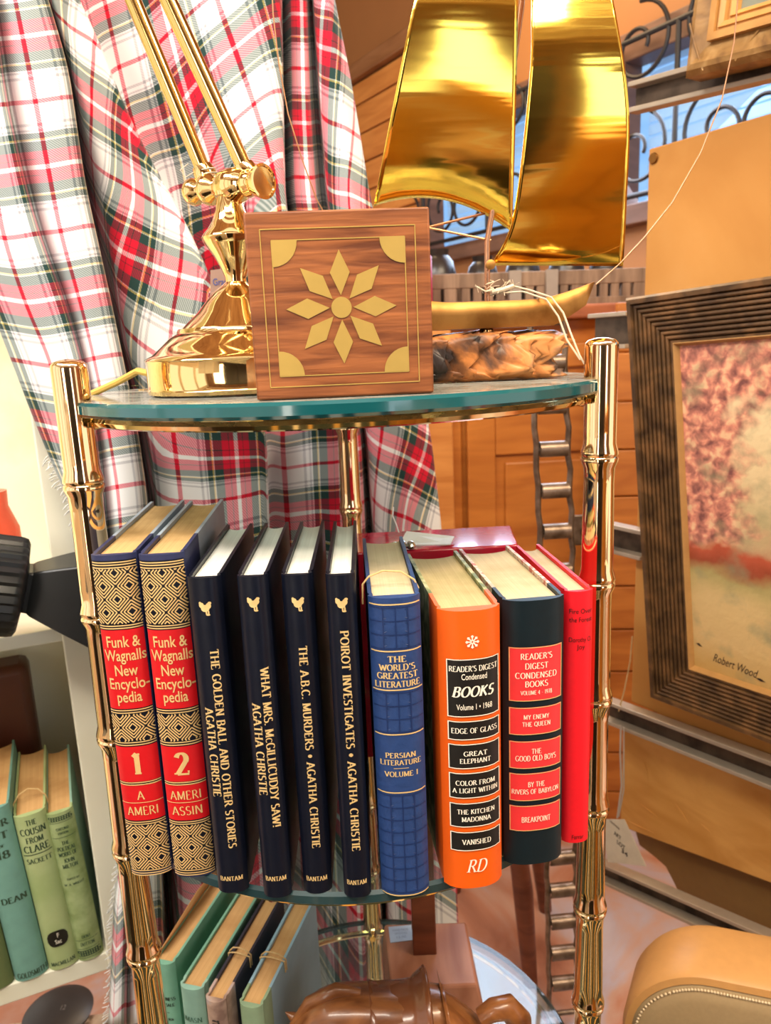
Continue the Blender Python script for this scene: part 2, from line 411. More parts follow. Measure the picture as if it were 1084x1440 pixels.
while z < ph-.02:
    z1 = min(z+.128, ph); mb.obox(wp(-2.0, z, 0.0), -dv*(2.0+ws0-.02), nv*.018, UP*(z1-z-.008)); z = z1
struct(mb.build('trim_1', plank_m, smooth=0, bevel=.004))
mb = MB(); mb.obox(wp(-2.0, ph, 0), -dv*(2.0+ws0-.02), nv*.05, UP*.07); struct(mb.build('trim_2', wood('wall_rail', (.22,.09,.03), (.40,.19,.08), (1,1,6)), smooth=0, bevel=.006))
# window: frame, blind, scrollwork grille is a separate thing
wf = MB()
for s0, s1, za, zb in ((ws0-.02, ws0+.05, win_z0, win_z1), (1.62, 1.70, win_z0, win_z1), (ws0-.02, 3.0, win_z0-.05, win_z0+.01), (ws0-.02, 3.0, win_z1-.05, win_z1+.03), (.82, .90, win_z0, win_z1)):
    wf.obox(wp(s0, za, -.03), -dv*(s1-s0), nv*.08, UP*(zb-za))
win_frame_m = wood('window_frame_wood', (.10, .045, .025), (.22, .11, .07), (1,1,5))
wfo = struct(wf.build('window_1', win_frame_m, smooth=0, bevel=.004))
def emit(name, c, s, c2=None, sc=(1,1,1)):
    m, nt, b, N, L = newmat(name)
    b.inputs['Base Color'].default_value = (.02,.02,.02,1); b.inputs['Emission Color'].default_value = c4(c); b.inputs['Emission Strength'].default_value = s
    if c2:
        tc = N.new('ShaderNodeTexCoord'); mp = N.new('ShaderNodeMapping'); mp.inputs['Scale'].default_value = sc
        nz = N.new('ShaderNodeTexNoise'); nz.inputs['Scale'].default_value = 3
        mx = N.new('ShaderNodeMix'); mx.data_type = 'RGBA'; mx.inputs['A'].default_value = c4(c); mx.inputs['B'].default_value = c4(c2)
        L.new(tc.outputs['Object'], mp.inputs['Vector']); L.new(mp.outputs['Vector'], nz.inputs['Vector']); L.new(nz.outputs['Fac'], mx.inputs['Factor'])
        L.new(mx.outputs['Result'], b.inputs['Emission Color'])
    return m
sky_em = emit('daylit_sky_pane', (.20, .48, 1.0), .8, (.40, .68, 1.0), (1, 1, 6))
mb = MB(); mb.quad(wp(ws0-.02, win_z0, -.06), wp(3.0, win_z0, -.06), wp(3.0, win_z1, -.06), wp(ws0-.02, win_z1, -.06))
o = mb.build('pane', sky_em, wfo, smooth=0)
area('window_daylight', wp(.9, (win_z0+win_z1)/2, .22), (.15, .9, .4), 1.5, .7, 26, (.60, .76, 1))
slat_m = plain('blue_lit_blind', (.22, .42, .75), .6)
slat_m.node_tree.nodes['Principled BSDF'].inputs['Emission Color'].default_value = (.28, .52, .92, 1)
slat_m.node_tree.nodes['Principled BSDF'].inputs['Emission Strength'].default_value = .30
mb = MB(); z = win_z0+.03
while z < win_z1-.06:
    mb.obox(wp(ws0+.06, z, -.045), -dv*(.80-ws0-.02), nv*.004, UP*.030)
    mb.obox(wp(.92, z, -.045), -dv*.68, nv*.004, UP*.030); z += .037
mb.build('blind', slat_m, wfo, smooth=0)
stripe_dk, stripe_lt, stripe_gd = plain('dark_green_wool', (.02,.03,.02), .9), plain('cream_wool', (.66,.58,.42), .9), plain('ochre_wool', (.50,.30,.08), .9)
mb = MB(); x = -1.3; k = 0
while x < 1.3:
    wd_ = (.16, .05, .10, .04, .22, .06)[k % 6]; mb.box(x, x+wd_, -.75, .82, .001, .008, (0, 1, 0, 2, 0, 2)[k % 6]); x += wd_; k += 1
struct(mb.build('added_runner_rug', [stripe_dk, stripe_lt, stripe_gd], smooth=0))  # unseen striped runner rug, added to streak the brass post reflections
# ceiling with added gaps, and the shop behind the camera (seen in the polished brass)
ceil_m = wood('ceiling_boards', (.26, .12, .05), (.50, .28, .13), (7, 1, 1), .5)
beam_m = wood('ceiling_beam', (.07, .030, .012), (.20, .09, .035), (5, 1, 1), .5)
mb = MB(); mb.box(-2.5, 3.4, .35, 4.6, 3.1, 3.16)
y = .05
while y > -2.6: mb.box(-2.5, 3.4, y-.16, y, 3.0, 3.16); y -= .46  # unseen beams and open gaps, added to band the sail reflections
struct(mb.build('ceiling', ceil_m, smooth=0))
wall_m = wood('shop_wall_boards', (.10, .045, .018), (.30, .15, .065), (5, 1, 1), .5)
mb = MB(); mb.box(-2.5, 3.4, -2.66, -2.6, 0, 3.1); struct(mb.build('wall_rear', wall_m, smooth=0))
mb = MB(); mb.box(-2.56, -2.5, -2.6, 4.6, 0, .7); mb.box(-2.56, -2.5, -2.6, 4.6, 2.75, 3.1)  # unseen wall, left open in bays to let in fill light
for k in range(7): mb.box(-2.56, -2.5, -2.6+k*1.17, -2.45+k*1.17, .7, 2.75)
struct(mb.build('wall_left', plain('cream_wall', (.62, .52, .38), .6), smooth=0))
mb = MB(); mb.box(-2.5, 3.4, 4.55, 4.6, 0, 3.1); struct(mb.build('wall_back', wall_m, smooth=0))
mb = MB(); mb.box(-1.75, -1.05, -2.6, -2.57, .3, 2.5); struct(mb.build('added_glow_warm', emit('warm_panel_glow', (1, .93, .82), 8.0), smooth=0))  # added glowing panel out of view, brightens front faces and streaks the brass
mb = MB(); mb.box(.95, 1.5, -2.6, -2.57, .2, 2.4); struct(mb.build('added_glow_pale', emit('pale_panel_glow', (.86, .93, 1), 3.5), smooth=0))  # second added glowing panel, there for the brass to reflect
# unseen cupboards added behind the camera to streak the brass reflections
def unseen_cupboard(name, x0, x1, y0, y1, h, m):
    mb = MB(); mb.box(x0, x1, y0, y1, 0, h); mb.box(x0-.015, x1+.015, y0-.015, y1+.015, h, h+.025)
    w_ = (x1-x0)/2
    for k in range(2): mb.box(x0+w_*k+.01, x0+w_*(k+1)-.01, y1, y1+.018, .10, h-.04)
    struct(mb.build(name, m, smooth=0, bevel=.004))
blackish = plain('ebonised_wood', (.012,.010,.009), .4); white_p = plain('white_painted_wood', (.80,.78,.72), .5); amber_p = plain('amber_varnish', (.55,.25,.05), .35)
unseen_cupboard('added_cupboard_4', -.48, .34, -1.25, -.80, 1.85, blackish)
unseen_cupboard('added_cupboard_5', -1.25, -.66, -1.0, -.55, 1.25, white_p)
unseen_cupboard('added_cupboard_6', .47, .82, -.75, -.35, 1.15, amber_p)
unseen_cupboard('added_cupboard_7', .95, 1.5, -.6, -.2, .85, white_p)
unseen_cupboard('added_cupboard_8', -1.15, -.80, -.25, .15, .8, blackish)

# ------------------------------------------------------------------ brass and glass etagere
SH1, SH2, SH3 = 1.2725, 0.934, 0.520
EC = Vector((.0175, .6735, 0)); ER = .227
def glass_mat(name, tint, gloss=.05, dust=.0, dustc=(.5,.48,.42)):
    m = bpy.data.materials.new(name); m.use_nodes = True; nt = m.node_tree; N = nt.nodes; L = nt.links
    for n in list(N): N.remove(n)
    out = N.new('ShaderNodeOutputMaterial'); tr = N.new('ShaderNodeBsdfTransparent'); tr.inputs[0].default_value = c4(tint)
    gl = N.new('ShaderNodeBsdfGlossy'); gl.inputs['Roughness'].default_value = gloss
    lw = N.new('ShaderNodeLayerWeight'); lw.inputs[0].default_value = .5
    pw = N.new('ShaderNodeMath'); pw.operation = 'POWER'; pw.inputs[1].default_value = 4.0; L.new(lw.outputs['Facing'], pw.inputs[0])
    fr = N.new('ShaderNodeMath'); fr.operation = 'MULTIPLY_ADD'; fr.inputs[1].default_value = .93; fr.inputs[2].default_value = .05; L.new(pw.outputs[0], fr.inputs[0])
    mx = N.new('ShaderNodeMixShader'); L.new(fr.outputs[0], mx.inputs[0]); L.new(tr.outputs[0], mx.inputs[1]); L.new(gl.outputs[0], mx.inputs[2])
    if dust:
        df = N.new('ShaderNodeBsdfDiffuse'); df.inputs[0].default_value = c4(dustc)
        tc = N.new('ShaderNodeTexCoord'); nz = N.new('ShaderNodeTexNoise'); nz.inputs['Scale'].default_value = 60; nz.inputs['Detail'].default_value = 8
        L.new(tc.outputs['Object'], nz.inputs['Vector'])
        mr = N.new('ShaderNodeMath'); mr.operation = 'MULTIPLY'; mr.inputs[1].default_value = dust*2; L.new(nz.outputs['Fac'], mr.inputs[0])
        m2 = N.new('ShaderNodeMixShader'); L.new(mr.outputs[0], m2.inputs[0]); L.new(mx.outputs[0], m2.inputs[1]); L.new(df.outputs[0], m2.inputs[2])
        L.new(m2.outputs[0], out.inputs[0])
    else: L.new(mx.outputs[0], out.inputs[0])
    return m
glass_top = glass_mat('dusty_glass', (.80, .90, .87), .06, .40, (.42, .40, .34))
glass_clear = glass_mat('clear_glass', (.84, .93, .92), .03, .05, (.45, .5, .52))
rim_teal = plain('teal_glass_rim', (.006, .085, .095), .12, 0, .6, .25, 8, 0, .3)
rim_grey = plain('grey_teal_glass_rim', (.018, .045, .050), .2, 0, .4, .25, 8, 0, .3)

et = thing('etagere', 'round brass bamboo style etagere with three glass shelves holding books', 'shelf unit', (EC.x, EC.y, 0))
def disc(z1, th, top_m, rim_m):
    mb = MB(); n = 128; e = .0022
    prof = [(ER-e, z1), (ER, z1-e), (ER, z1-th+e), (ER-e, z1-th)]
    rings = [[EC + Vector((r*math.cos(2*math.pi*j/n), r*math.sin(2*math.pi*j/n), z)) for j in range(n)] for r, z in prof]
    mb.poly(rings[0], 0); mb.poly(list(reversed(rings[3])), 0)
    for i in range(3):
        for j in range(n): mb.quad(rings[i][j], rings[i+1][j], rings[i+1][(j+1) % n], rings[i][(j+1) % n], 1)
    return mb.build('glass_shelf', [top_m, rim_m], et)
plabel(disc(SH1, .0105, glass_top, rim_teal), 'dusty top glass shelf with teal edge')
plabel(disc(SH2, .0105, glass_clear, rim_grey), 'middle glass shelf with grey green edge')
plabel(disc(SH3, .0085, glass_clear, rim_grey), 'lower clear glass shelf')
posts = [(-.179, .56), (.214, .56), (.029, .9005)]
for (px_, py_) in posts:
    mb = MB(); r = .0127; prof = [(r*.96, .015)]
    zn = [1.213-.102*k for k in range(12)]
    for z in sorted(zn):
        if z < .05: continue
        prof += [(r*.93, z-.020), (r*.97, z-.009), (r*1.13, z-.0045), (r*1.16, z-.0015), (r*1.07, z), (r*1.16, z+.0015), (r*1.13, z+.004), (r, z+.010), (r, z+.022)]
    prof += [(r, 1.296), (r*.985, 1.299), (r*.8, 1.3015), (r*.4, 1.303), (.0001, 1.3034)]
    mb.lathe(prof, (px_, py_, 0), 40)
    p = mb.build('post', brass_pole, et, smooth=60)
    mb = MB(); mb.lathe([(r*1.25, 0), (r*1.25, .01), (r*1.0, .018)], (px_, py_, 0), 24); mb.build('foot', brass_pole, p)
for z in (SH1-.0105, SH2-.0105, SH3-.0085):
    rr = ER-.012
    mb = MB(); mb.tube([EC + Vector((rr*math.cos(2*math.pi*j/72), rr*math.sin(2*math.pi*j/72), z-.0042)) for j in range(72)], .0040, 8, closed=True)
    ring = mb.build('support_ring', brass, et)
    for (px_, py_) in posts:
        d = (EC - Vector((px_, py_, 0))); d.z = 0; d.normalize(); c = Vector((px_, py_, z-.004))
        mb = MB(); mb.tube([c+d*.009, c+d*.014+Vector((0,0,-.001)), c+d*.020, c+d*.026+Vector((0,0,.001))], [.0075, .0058, .0062, .004], 10)
        mb.build('bracket', brass, ring)

# ------------------------------------------------------------------ books
def make_book(label, loc, yaw, bw, bd, bh, spine_m, board_m, page_m, group=None, bulge=.0022, quarter=.02, t=.0026, lean=0.0, tilt=0.0, square=.003, name='book'):
    root = thing(name, label, 'book', loc, yaw, group)
    if lean or tilt:
        root.rotation_euler = (tilt, lean, yaw)
        WORLD[root] = Matrix.Translation(loc) @ root.rotation_euler.to_matrix().to_4x4()
    h = bw/2
    outer, inner = [], []
    y0 = .0035
    ys = [bd, quarter, .0095, .0065, y0]
    for y in ys:
        ins = .0012 if y == .0065 else 0
        outer.append((-h+ins, y)); inner.append((-h+t+ins*.5, max(y, t)))
    n = 12
    for i in range(1, n):
        x = -h + 2*h*i/n; k = 1-(abs(x)/h)**2.6
        outer.append((x, y0 - (bulge+y0)*k if False else y0-(y0+bulge)*k**.75)); inner.append((max(-h+t, min(h-t, x)), max(t, y0-.001)))
    for y in reversed(ys):
        ins = .0012 if y == .0065 else 0
        outer.append((h-ins, y)); inner.append((h-t-ins*.5, max(y, t)))
    mb = MB(); N_ = len(outer)
    for i in range(N_-1):
        ymid = (outer[i][1]+outer[i+1][1])/2
        m = 1 if ymid > quarter-1e-6 else 0
        a, b = outer[i], outer[i+1]; c, d = inner[i], inner[i+1]
        mb.quad((a[0],a[1],0), (b[0],b[1],0), (b[0],b[1],bh), (a[0],a[1],bh), m)
        mb.quad((d[0],d[1],0), (c[0],c[1],0), (c[0],c[1],bh), (d[0],d[1],bh), m)
        mb.quad((a[0],a[1],bh), (b[0],b[1],bh), (d[0],d[1],bh), (c[0],c[1],bh), m)
        mb.quad((b[0],b[1],0), (a[0],a[1],0), (c[0],c[1],0), (d[0],d[1],0), m)
    for s in (0, -1):
        a, c = outer[s], inner[s]; mb.quad((a[0],a[1],0), (a[0],a[1],bh), (c[0],c[1],bh), (c[0],c[1],0), 1)
    cover = mb.build('cover', [spine_m, board_m], root, local=True, smooth=35)
    # page block with hollow fore edge
    pw = h-t-.0003; mb = MB(); nseg = 8; rowsT, rowsB = [], []
    zt, zb = bh-square, square*.8
    for i in range(nseg+1):
        x = -pw+2*pw*i/nseg; k = 1-(x/pw)**2
        yf = .0032 - .0018*k; yb = bd-.004-.006*k if bw > .012 else bd-.004
        rowsT.append([Vector((x, yf, zt-.0000)), Vector((x, (yf+yb)/2, zt-.0012*k)), Vector((x, yb, zt))])
        rowsB.append([Vector((x, yf, zb)), Vector((x, (yf+yb)/2, zb)), Vector((x, yb, zb))])
    mb.grid(rowsT); mb.grid(rowsB)
    for i in range(nseg):
        mb.quad(rowsT[i][2], rowsT[i+1][2], rowsB[i+1][2], rowsB[i][2]); mb.quad(rowsT[i+1][0], rowsT[i][0], rowsB[i][0], rowsB[i+1][0])
    for r1, r2 in ((rowsT[0], rowsB[0]), (rowsT[-1], rowsB[-1])):
        for j in range(2): mb.quad(r1[j], r1[j+1], r2[j+1], r2[j])
    plabel(mb.build('pages', page_m, root, local=True, smooth=50), 'edge of the paper pages')
    def fn(x, z, eps=.00035):
        x = max(-h, min(h, x)); k = max(0, 1-(abs(x)/h)**2.6)
        return Vector((x, y0-(y0+bulge)*k**.75-eps, z))
    root_fn = fn
    return root, cover, fn
def spine_z(top, bot, Y, zbase):
    return lambda y: at(top[0]+(bot[0]-top[0])*(y-top[1])/(bot[1]-top[1]), y, Y).z - zbase

# two encyclopedia volumes
def diamonds(mb, fn, x0, x1, z0, z1, a, b, cx, cz, th):
    def seg(p, q):
        nn = 10
        for i in range(nn):
            u = (p[0]+(q[0]-p[0])*i/nn, p[1]+(q[1]-p[1])*i/nn); v = (p[0]+(q[0]-p[0])*(i+1)/nn, p[1]+(q[1]-p[1])*(i+1)/nn)
            m_ = ((u[0]+v[0])/2, (u[1]+v[1])/2)
            if not (x0 <= m_[0] <= x1 and z0 <= m_[1] <= z1): continue
            d = Vector((v[0]-u[0], v[1]-u[1])).normalized()*th/2; nx, nz = -d.y, d.x
            mb.quad(fn(u[0]-nx, u[1]-nz), fn(v[0]-nx, v[1]-nz), fn(v[0]+nx, v[1]+nz), fn(u[0]+nx, u[1]+nz))
    for i in range(-4, 5):
        for j in range(-8, 9):
            if (i+j) % 2: continue
            ox, oz = cx+i*a, cz+j*b
            if ox < x0-a or ox > x1+a or oz < z0-b or oz > z1+b: continue
            for lv in (.86, .60, .34):
                pts = [(ox-a*lv, oz), (ox, oz+b*lv), (ox+a*lv, oz), (ox, oz-b*lv)]
                for k in range(4): seg(pts[k], pts[(k+1) % 4])
for vol, (xc, Y, yaw, top, bot) in enumerate([(-.1438, .489, 0, (157, 779), (215, 1226)), (-.1112, .482, -1.0, (222, 778), (275, 1231))]):
    bw, bh = .0298, .2415
    lab = ['black and red encyclopedia volume 1 with gilt diamonds, leftmost on the middle shelf',
           'black and red encyclopedia volume 2 with gilt diamonds, second from the brass post'][vol]
    root, cover, fn = make_book(lab, (xc, Y, SH2), R(yaw), bw, .184, bh, navy, grey_blue, pg_tan, 'encyclopedia volumes', quarter=.055)
    cover.data.materials[0] = navy_blue
    zf = spine_z(top, bot, Y, SH2); h = bw/2-.0006
    bk = MB(); rect_on(bk, fn, -h, h, .003, zf(787), 12); bo = bk.build('spine_panel', navy, root, local=True)
    fn2 = lambda x, z: fn(x, z, .0006); fn3 = lambda x, z: fn(x, z, .0009)
    rd = MB()
    for za, zb in ((994, 884), (1096, 1047), (1150, 1101)): rect_on(rd, fn2, -h, h, zf(za), zf(zb), 12)
    ro = plabel(rd.build('spine_panel', red_cloth, root, local=True), 'red title panels')
    g = MB()
    for y in (789.5, 793, 797, 878, 881.5, 996, 999.5, 1041, 1044.5, 1097, 1100, 1152, 1155, 1219.5, 1223, 1226): line_on(g, fn3, -h, h, zf(y), .0008, 12)
    line_on(g, fn3, -h, h, zf(1125), .0005, 12)
    g.build('gilt_rule', gilt_bright, root, local=True, smooth=0)
    a, b = bw*.285, .0092
    for za, zb, mid in ((875, 799, (799+875)/2+4), (1039, 1002, 1020), (1218, 1157, 1188)):
        g = MB(); diamonds(g, fn3, -h, h, zf(za), zf(zb), a, b, 0.0005, zf(mid), .00085); g.build('gilt_pattern', gilt_bright, root, local=True, smooth=0)
    tx = MB()
    for s, y in (('Funk &', 900), ('Wagnalls', 919), ('New', 940), ('Encyclo-', 958.5), ('pedia', 977)):
        put(tx, font_polys(s, .012), fn3, .0006 if s != 'Encyclo-' else .0012, zf(y), .0079, maxw=.0272)
    put(tx, stroke_polys(str(vol+1), True, 1.5), fn3, 0, zf(1071), .0160, m=0)
    put(tx, stroke_polys('A' if vol == 0 else 'AMERI', False, .95), fn3, 0, zf(1115), .0066, maxw=.0215)
    put(tx, stroke_polys('AMERI' if vol == 0 else 'ASSIN', False, .95), fn3, 0, zf(1136.5), .0066, maxw=.0215)
    plabel(tx.build('lettering', gilt_bright, root, local=True, smooth=0), 'gilt title lettering and volume number')

# four navy mystery novels
NAVY = [
 ('thick navy novel lettered THE GOLDEN BALL AND OTHER STORIES in gilt', -.0815, .461, -3.0, .0215, .230, (287, 811), (326, 1253), [('THE GOLDEN BALL AND OTHER STORIES', 912, 1190, .0030), ('AGATHA CHRISTIE', 994, 1118, -.0040)], 854),
 ('navy novel lettered WHAT MRS. McGILLICUDDY SAW! in gilt', -.0500, .452, -2.9, .0195, .2315, (354, 809), (390, 1260), [('WHAT MRS. McGILLICUDDY SAW!', 938, 1161, .0036), ('AGATHA CHRISTIE', 988, 1116, -.0036)], 848),
 ('navy novel lettered THE A.B.C. MURDERS in gilt', -.0222, .4525, -3.4, .0198, .2305, (416, 808), (446, 1253), [('THE A.B.C. MURDERS * AGATHA CHRISTIE', 907, 1190, .0012)], 848),
 ('thin navy novel lettered POIROT INVESTIGATES, beside the blue book', .0052, .4445, -3.2, .0186, .231, (475, 807), (505, 1260), [('POIROT INVESTIGATES * AGATHA CHRISTIE', 886, 1194, .0008)], 849)]
for lab, xc, Y, yaw, bw, bh, top, bot, texts, ye in NAVY:
    root, cover, fn = make_book(lab, (xc, Y, SH2), R(yaw), bw, .15, bh, navy, navy, pg_white, 'navy mystery novels', bulge=.0018, quarter=.02, t=.0024)
    zf = spine_z(top, bot, Y, SH2); tx = MB()
    for s, ya, yb, ox in texts:
        put(tx, stroke_polys(s, True, 1.25), fn, ox, (zf(ya)+zf(yb))/2, .0052, width=zf(ya)-zf(yb), vert=True)
    put(tx, stroke_polys('BANTAM', True, 1.2), fn, 0, zf(1233 if xc < -.01 else 1238), .0034, width=bw*.72)
    tx.build('lettering', gilt, root, local=True, smooth=0)
    em = MB(); zc = zf(ye)     # small gilt rooster
    blobs = [(0, .0, .0027, .0024), (-.0022, .0022, .0016, .0018), (.0022, .0016, .0017, .0020), (-.0030, .0036, .0008, .0010), (.0006, -.0032, .0005, .0016), (.0020, -.0030, .0005, .0016), (.0030, .0034, .0012, .0010), (.0016, -.0044, .0014, .0006)]
    for (bx, bz, rx, rz_) in blobs:
        em.poly([fn(bx+rx*math.cos(2*math.pi*i/12), zc+bz+rz_*math.sin(2*math.pi*i/12)) for i in range(12)])
    em.build('emblem', gilt, root, local=True, smooth=0)

# blue literature volume
blue_leather = plain('blue_grained_cloth', (.016, .045, .155), .5, 0, .4, .25, 160, .25)
blue_emboss = plain('blue_embossing', (.008, .024, .10), .45, 0, .4, .2, 120, .1)
bw, bh, Y = .0332, .2145, .445
root, cover, fn = make_book('worn blue volume of Persian literature between navy and orange books', (.0386, Y, SH2), R(-2.0), bw, .152, bh, blue_leather, blue_leather, pg_cream, None, bulge=.0045)
zf = spine_z((551, 837), (572, 1253), Y, SH2); h = bw/2-.0006
tx = MB()
for s, y, mw_ in (('THE', 923, .012), ("WORLD'S", 934.5, .023), ('GREATEST', 946, .026), ('LITERATURE', 958, .029)): put(tx, stroke_polys(s, True, 1.3), fn, 0, zf(y), .0041, width=mw_)
for s, y, mw_ in (('PERSIAN', 1057, .020), ('LITERATURE', 1067, .027), ('VOLUME I', 1083, .022)): put(tx, stroke_polys(s, True, 1.2), fn, 0, zf(y), .0036, width=mw_)
line_on(tx, fn, -.005, .005, zf(1075), .0004)
for y in (847, 912, 966, 1028, 1109, 1252): line_on(tx, fn, -h, h, zf(y), .0009, 12)
tx.build('lettering', gilt, root, local=True, smooth=0)
for y0_, y1_ in ((908, 851), (1025, 970), (1248, 1113)):
    em = MB(); za, zb = zf(y0_), zf(y1_); n = max(3, int((zb-za)/.0085))
    for i in range(n+1): line_on(em, fn, -h, h, za+(zb-za)*i/n, .0007, 10)
    for q in (-.5, 0, .5): rect_on(em, fn, q*h-.0004, q*h+.0004, za, zb, 1)
    for i in range(n):
        c = za+(zb-za)*(i+.5)/n
        for s_ in (-1, 1):
            mb_pts = [fn(s_*h*.25*0, c)]
            em.quad(fn(-h*.5, c-.003*s_), fn(-h*.5+.0007, c-.003*s_), fn(h*.5, c+.003*s_), fn(h*.5-.0007, c+.003*s_))
    em.build('embossing', blue_emboss, root, local=True, smooth=0)
twine = plain('jute_twine', (.62, .42, .19), .8, 0, .2, .3, 400)
def loop(label, pts, r=.0006, nm='twine_loop', mat=None, group=None, cat='string'):
    mb = MB(); mb.tube(pts, r, 6); return tag(mb.build(nm, mat or twine), label, cat, group)
zt_ = SH2+bh
loop('loop of tan twine arched over the blue literature volume', [Vector((.0195, .468, zt_-.012)), Vector((.0200, .470, zt_+.001)), Vector((.0245, .472, zt_+.0055)), Vector((.034, .473, zt_+.0085)), Vector((.046, .472, zt_+.0075)), Vector((.0545, .470, zt_+.002)), Vector((.0572, .469, zt_-.004))], .0007)

# condensed books: orange and dark volume
def label_block(lb, fr, fn, h0, h1, z0, z1):
    rect_on(lb, lambda x, z: fn(x, z, .0005), h0, h1, z0, z1, 10); frame_on(fr, lambda x, z: fn(x, z, .0008), h0, h1, z0, z1, .0006)
bw, bh, Y = .0415, .2025, .447
root, cover, fn = make_book('thick orange condensed books volume with black title labels', (.087, Y, SH2), R(1.6), bw, .138, bh, orange_cloth, green_vine, pg_olive, 'condensed books volumes', bulge=.006, quarter=.034)
zf = spine_z((660, 857), (667, 1241), Y, SH2); h = bw/2-.0022
lb, fr, tx = MB(), MB(), MB()
fT = lambda x, z: fn(x, z, .0010)
for ya, yb in ((1001, 921), (1033, 1007), (1073, 1039), (1114, 1079), (1154, 1121), (1187, 1161)): label_block(lb, fr, fn, -h+.002, h, zf(ya), zf(yb))
plabel(lb.build('title_label', black_label, root, local=True), 'black title labels'); fr.build('label_border', cream_text, root, local=True, smooth=0)
cx = .001
for s, y, mx, hh in (("READER'S DIGEST", 934, .0322, .0037), ('EDGE OF GLASS', 1020, .031, .0036), ('GREAT', 1052, .016, .0033), ('ELEPHANT', 1062, .021, .0033), ('COLOR FROM', 1092.5, .027, .0034), ('A LIGHT WITHIN', 1103, .031, .0034), ('THE KITCHEN', 1132.5, .026, .0034), ('MADONNA', 1143, .020, .0034), ('VANISHED', 1174.5, .020, .0037)):
    put(tx, stroke_polys(s, True, 1.15), fT, cx, zf(y), hh, width=mx)
put(tx, font_polys('Condensed', .006), fT, cx, zf(945), .0042, width=.017)
put(tx, stroke_polys('BOOKS', True, 1.3), lambda x, z: fT(x+(z-zf(965))*.25, z), cx, zf(966), .0070, width=.027)
put(tx, font_polys('Volume 1 \u2022 1968', .006), fT, cx, zf(987), .0040, width=.024)
for k in range(8):
    an = k*math.pi/4; c, s = math.cos(an), math.sin(an); zc = zf(897)
    q = [(.0006, .0004), (.0045, .0004), (.0045, -.0004), (.0006, -.0004)]; tx.poly([fT(c*u-s*v, zc+s*u+c*v) for u, v in q])
    for sg in (-1, 1):
        a2 = an+sg*.55; c2, s2 = math.cos(a2), math.sin(a2); bx, bz = c*.0026, zc+s*.0026
        q = [(0, .0003), (.0016, .0003), (.0016, -.0003), (0, -.0003)]; tx.poly([fT(bx+c2*u-s2*v, bz+s2*u+c2*v) for u, v in q])
put(tx, stroke_polys('RD', True, .9), lambda x, z: fT(x+(z-zf(1208))*.25, z), .0015, zf(1208), .0095, width=.013)
tx.build('lettering', cream_text, root, local=True, smooth=0)
bw, bh, Y = .0430, .200, .463
root, cover, fn = make_book('dark volume of condensed books with coral red labels, beside the orange one', (.1345, Y, SH2), R(2.0), bw, .136, bh, dark_teal, floral, pg_cream, 'condensed books volumes', bulge=.004, quarter=.030)
zf = spine_z((754, 841), (749, 1210), Y, SH2); h = bw/2-.0026
lb, fr, tx = MB(), MB(), MB()
for ya, yb in ((981, 906), (1028, 990), (1075, 1037), (1120, 1082), (1162, 1127)): label_block(lb, fr, fn, -h+.0006, h, zf(ya), zf(yb))
plabel(lb.build('title_label', red_label, root, local=True), 'coral red title labels'); fr.build('label_border', gilt, root, local=True, smooth=0)
for s, y, mx, hh in (("READER'S", 918.5, .022, .0042), ('DIGEST', 932, .016, .0042), ('CONDENSED', 945, .029, .0042), ('BOOKS', 957, .016, .0042), ('VOLUME 4 - 1978', 969, .022, .0030), ('MY ENEMY', 1003, .018, .0033), ('THE QUEEN', 1013, .020, .0033), ('THE', 1051, .007, .0038), ('GOOD OLD BOYS', 1060.5, .029, .0040), ('BY THE', 1097, .012, .0038), ('RIVERS OF BABYLON', 1107, .034, .0036), ('BREAKPOINT', 1146, .021, .0042)):
    put(tx, stroke_polys(s, False, 1.1), fn if False else (lambda x, z: fn(x, z, .001)), 0, zf(y), hh, width=mx)
tx.build('lettering', gilt_pale, root, local=True, smooth=0)
# red novel
bw, bh, Y = .0205, .1975, .479
root, cover, fn = make_book('bright red slim novel at the right end, against the brass post', (.1715, Y, SH2), R(.8), bw, .128, bh, red_book, red_book, pg_cream, None, bulge=.0015)
zf = spine_z((820, 831), (808, 1184), Y, SH2); tx = MB()
for s, y, mx in (('Fire Over', 858, .0165), ('the Forest', 870, .0165), ('Dorothy O.', 898, .0165), ('Joy', 908, .006), ('Farrar', 1175, .009)):
    put(tx, font_polys(s, .0), fn, .0005, zf(y), .0036, width=mx)
tx.build('lettering', black_label, root, local=True, smooth=0)

# glossy red box behind the books, with tag and clasp
red_gloss = plain('glossy_crimson', (.62, .012, .045), .10, 0, .6, .06, 10, 0, .6)
mb = MB(); mb.obox((.012, .6205, SH2), (.152, -.006, 0), (.012, .072, 0), (0, 0, .196)); tag(mb.build('glossy_box', red_gloss, bevel=.002), 'glossy crimson box standing behind the blue and orange books', 'box')
paper = plain('white_paper', (.93, .92, .92), .6, 0, .3, .08, 90)
steel_chrome = brass_mat('chrome', (.8, .82, .86), .12)
tz = SH2+.1965
mb = MB(); mb.hexa([(.060,.628,tz+.001),(.105,.622,tz+.001),(.112,.640,tz+.003),(.070,.650,tz+.008),(.060,.628,tz+.002),(.105,.622,tz+.002),(.112,.640,tz+.004),(.070,.650,tz+.009)])
tag(mb.build('paper_tag', paper, smooth=0), 'folded white paper tag lying on the crimson box', 'tag')
cl = thing('clasp', 'small chrome clasp on the crimson box behind the blue book', 'clasp', (.062, .622, tz))
for i in range(3):
    mb = MB(); mb.lathe([(.002, 0), (.0045, .001), (.005, .003), (.003, .006), (.0015, .007)], (.056+i*.007, .6215+.002*(i % 2), tz), 14); mb.build('ball', steel_chrome, cl)
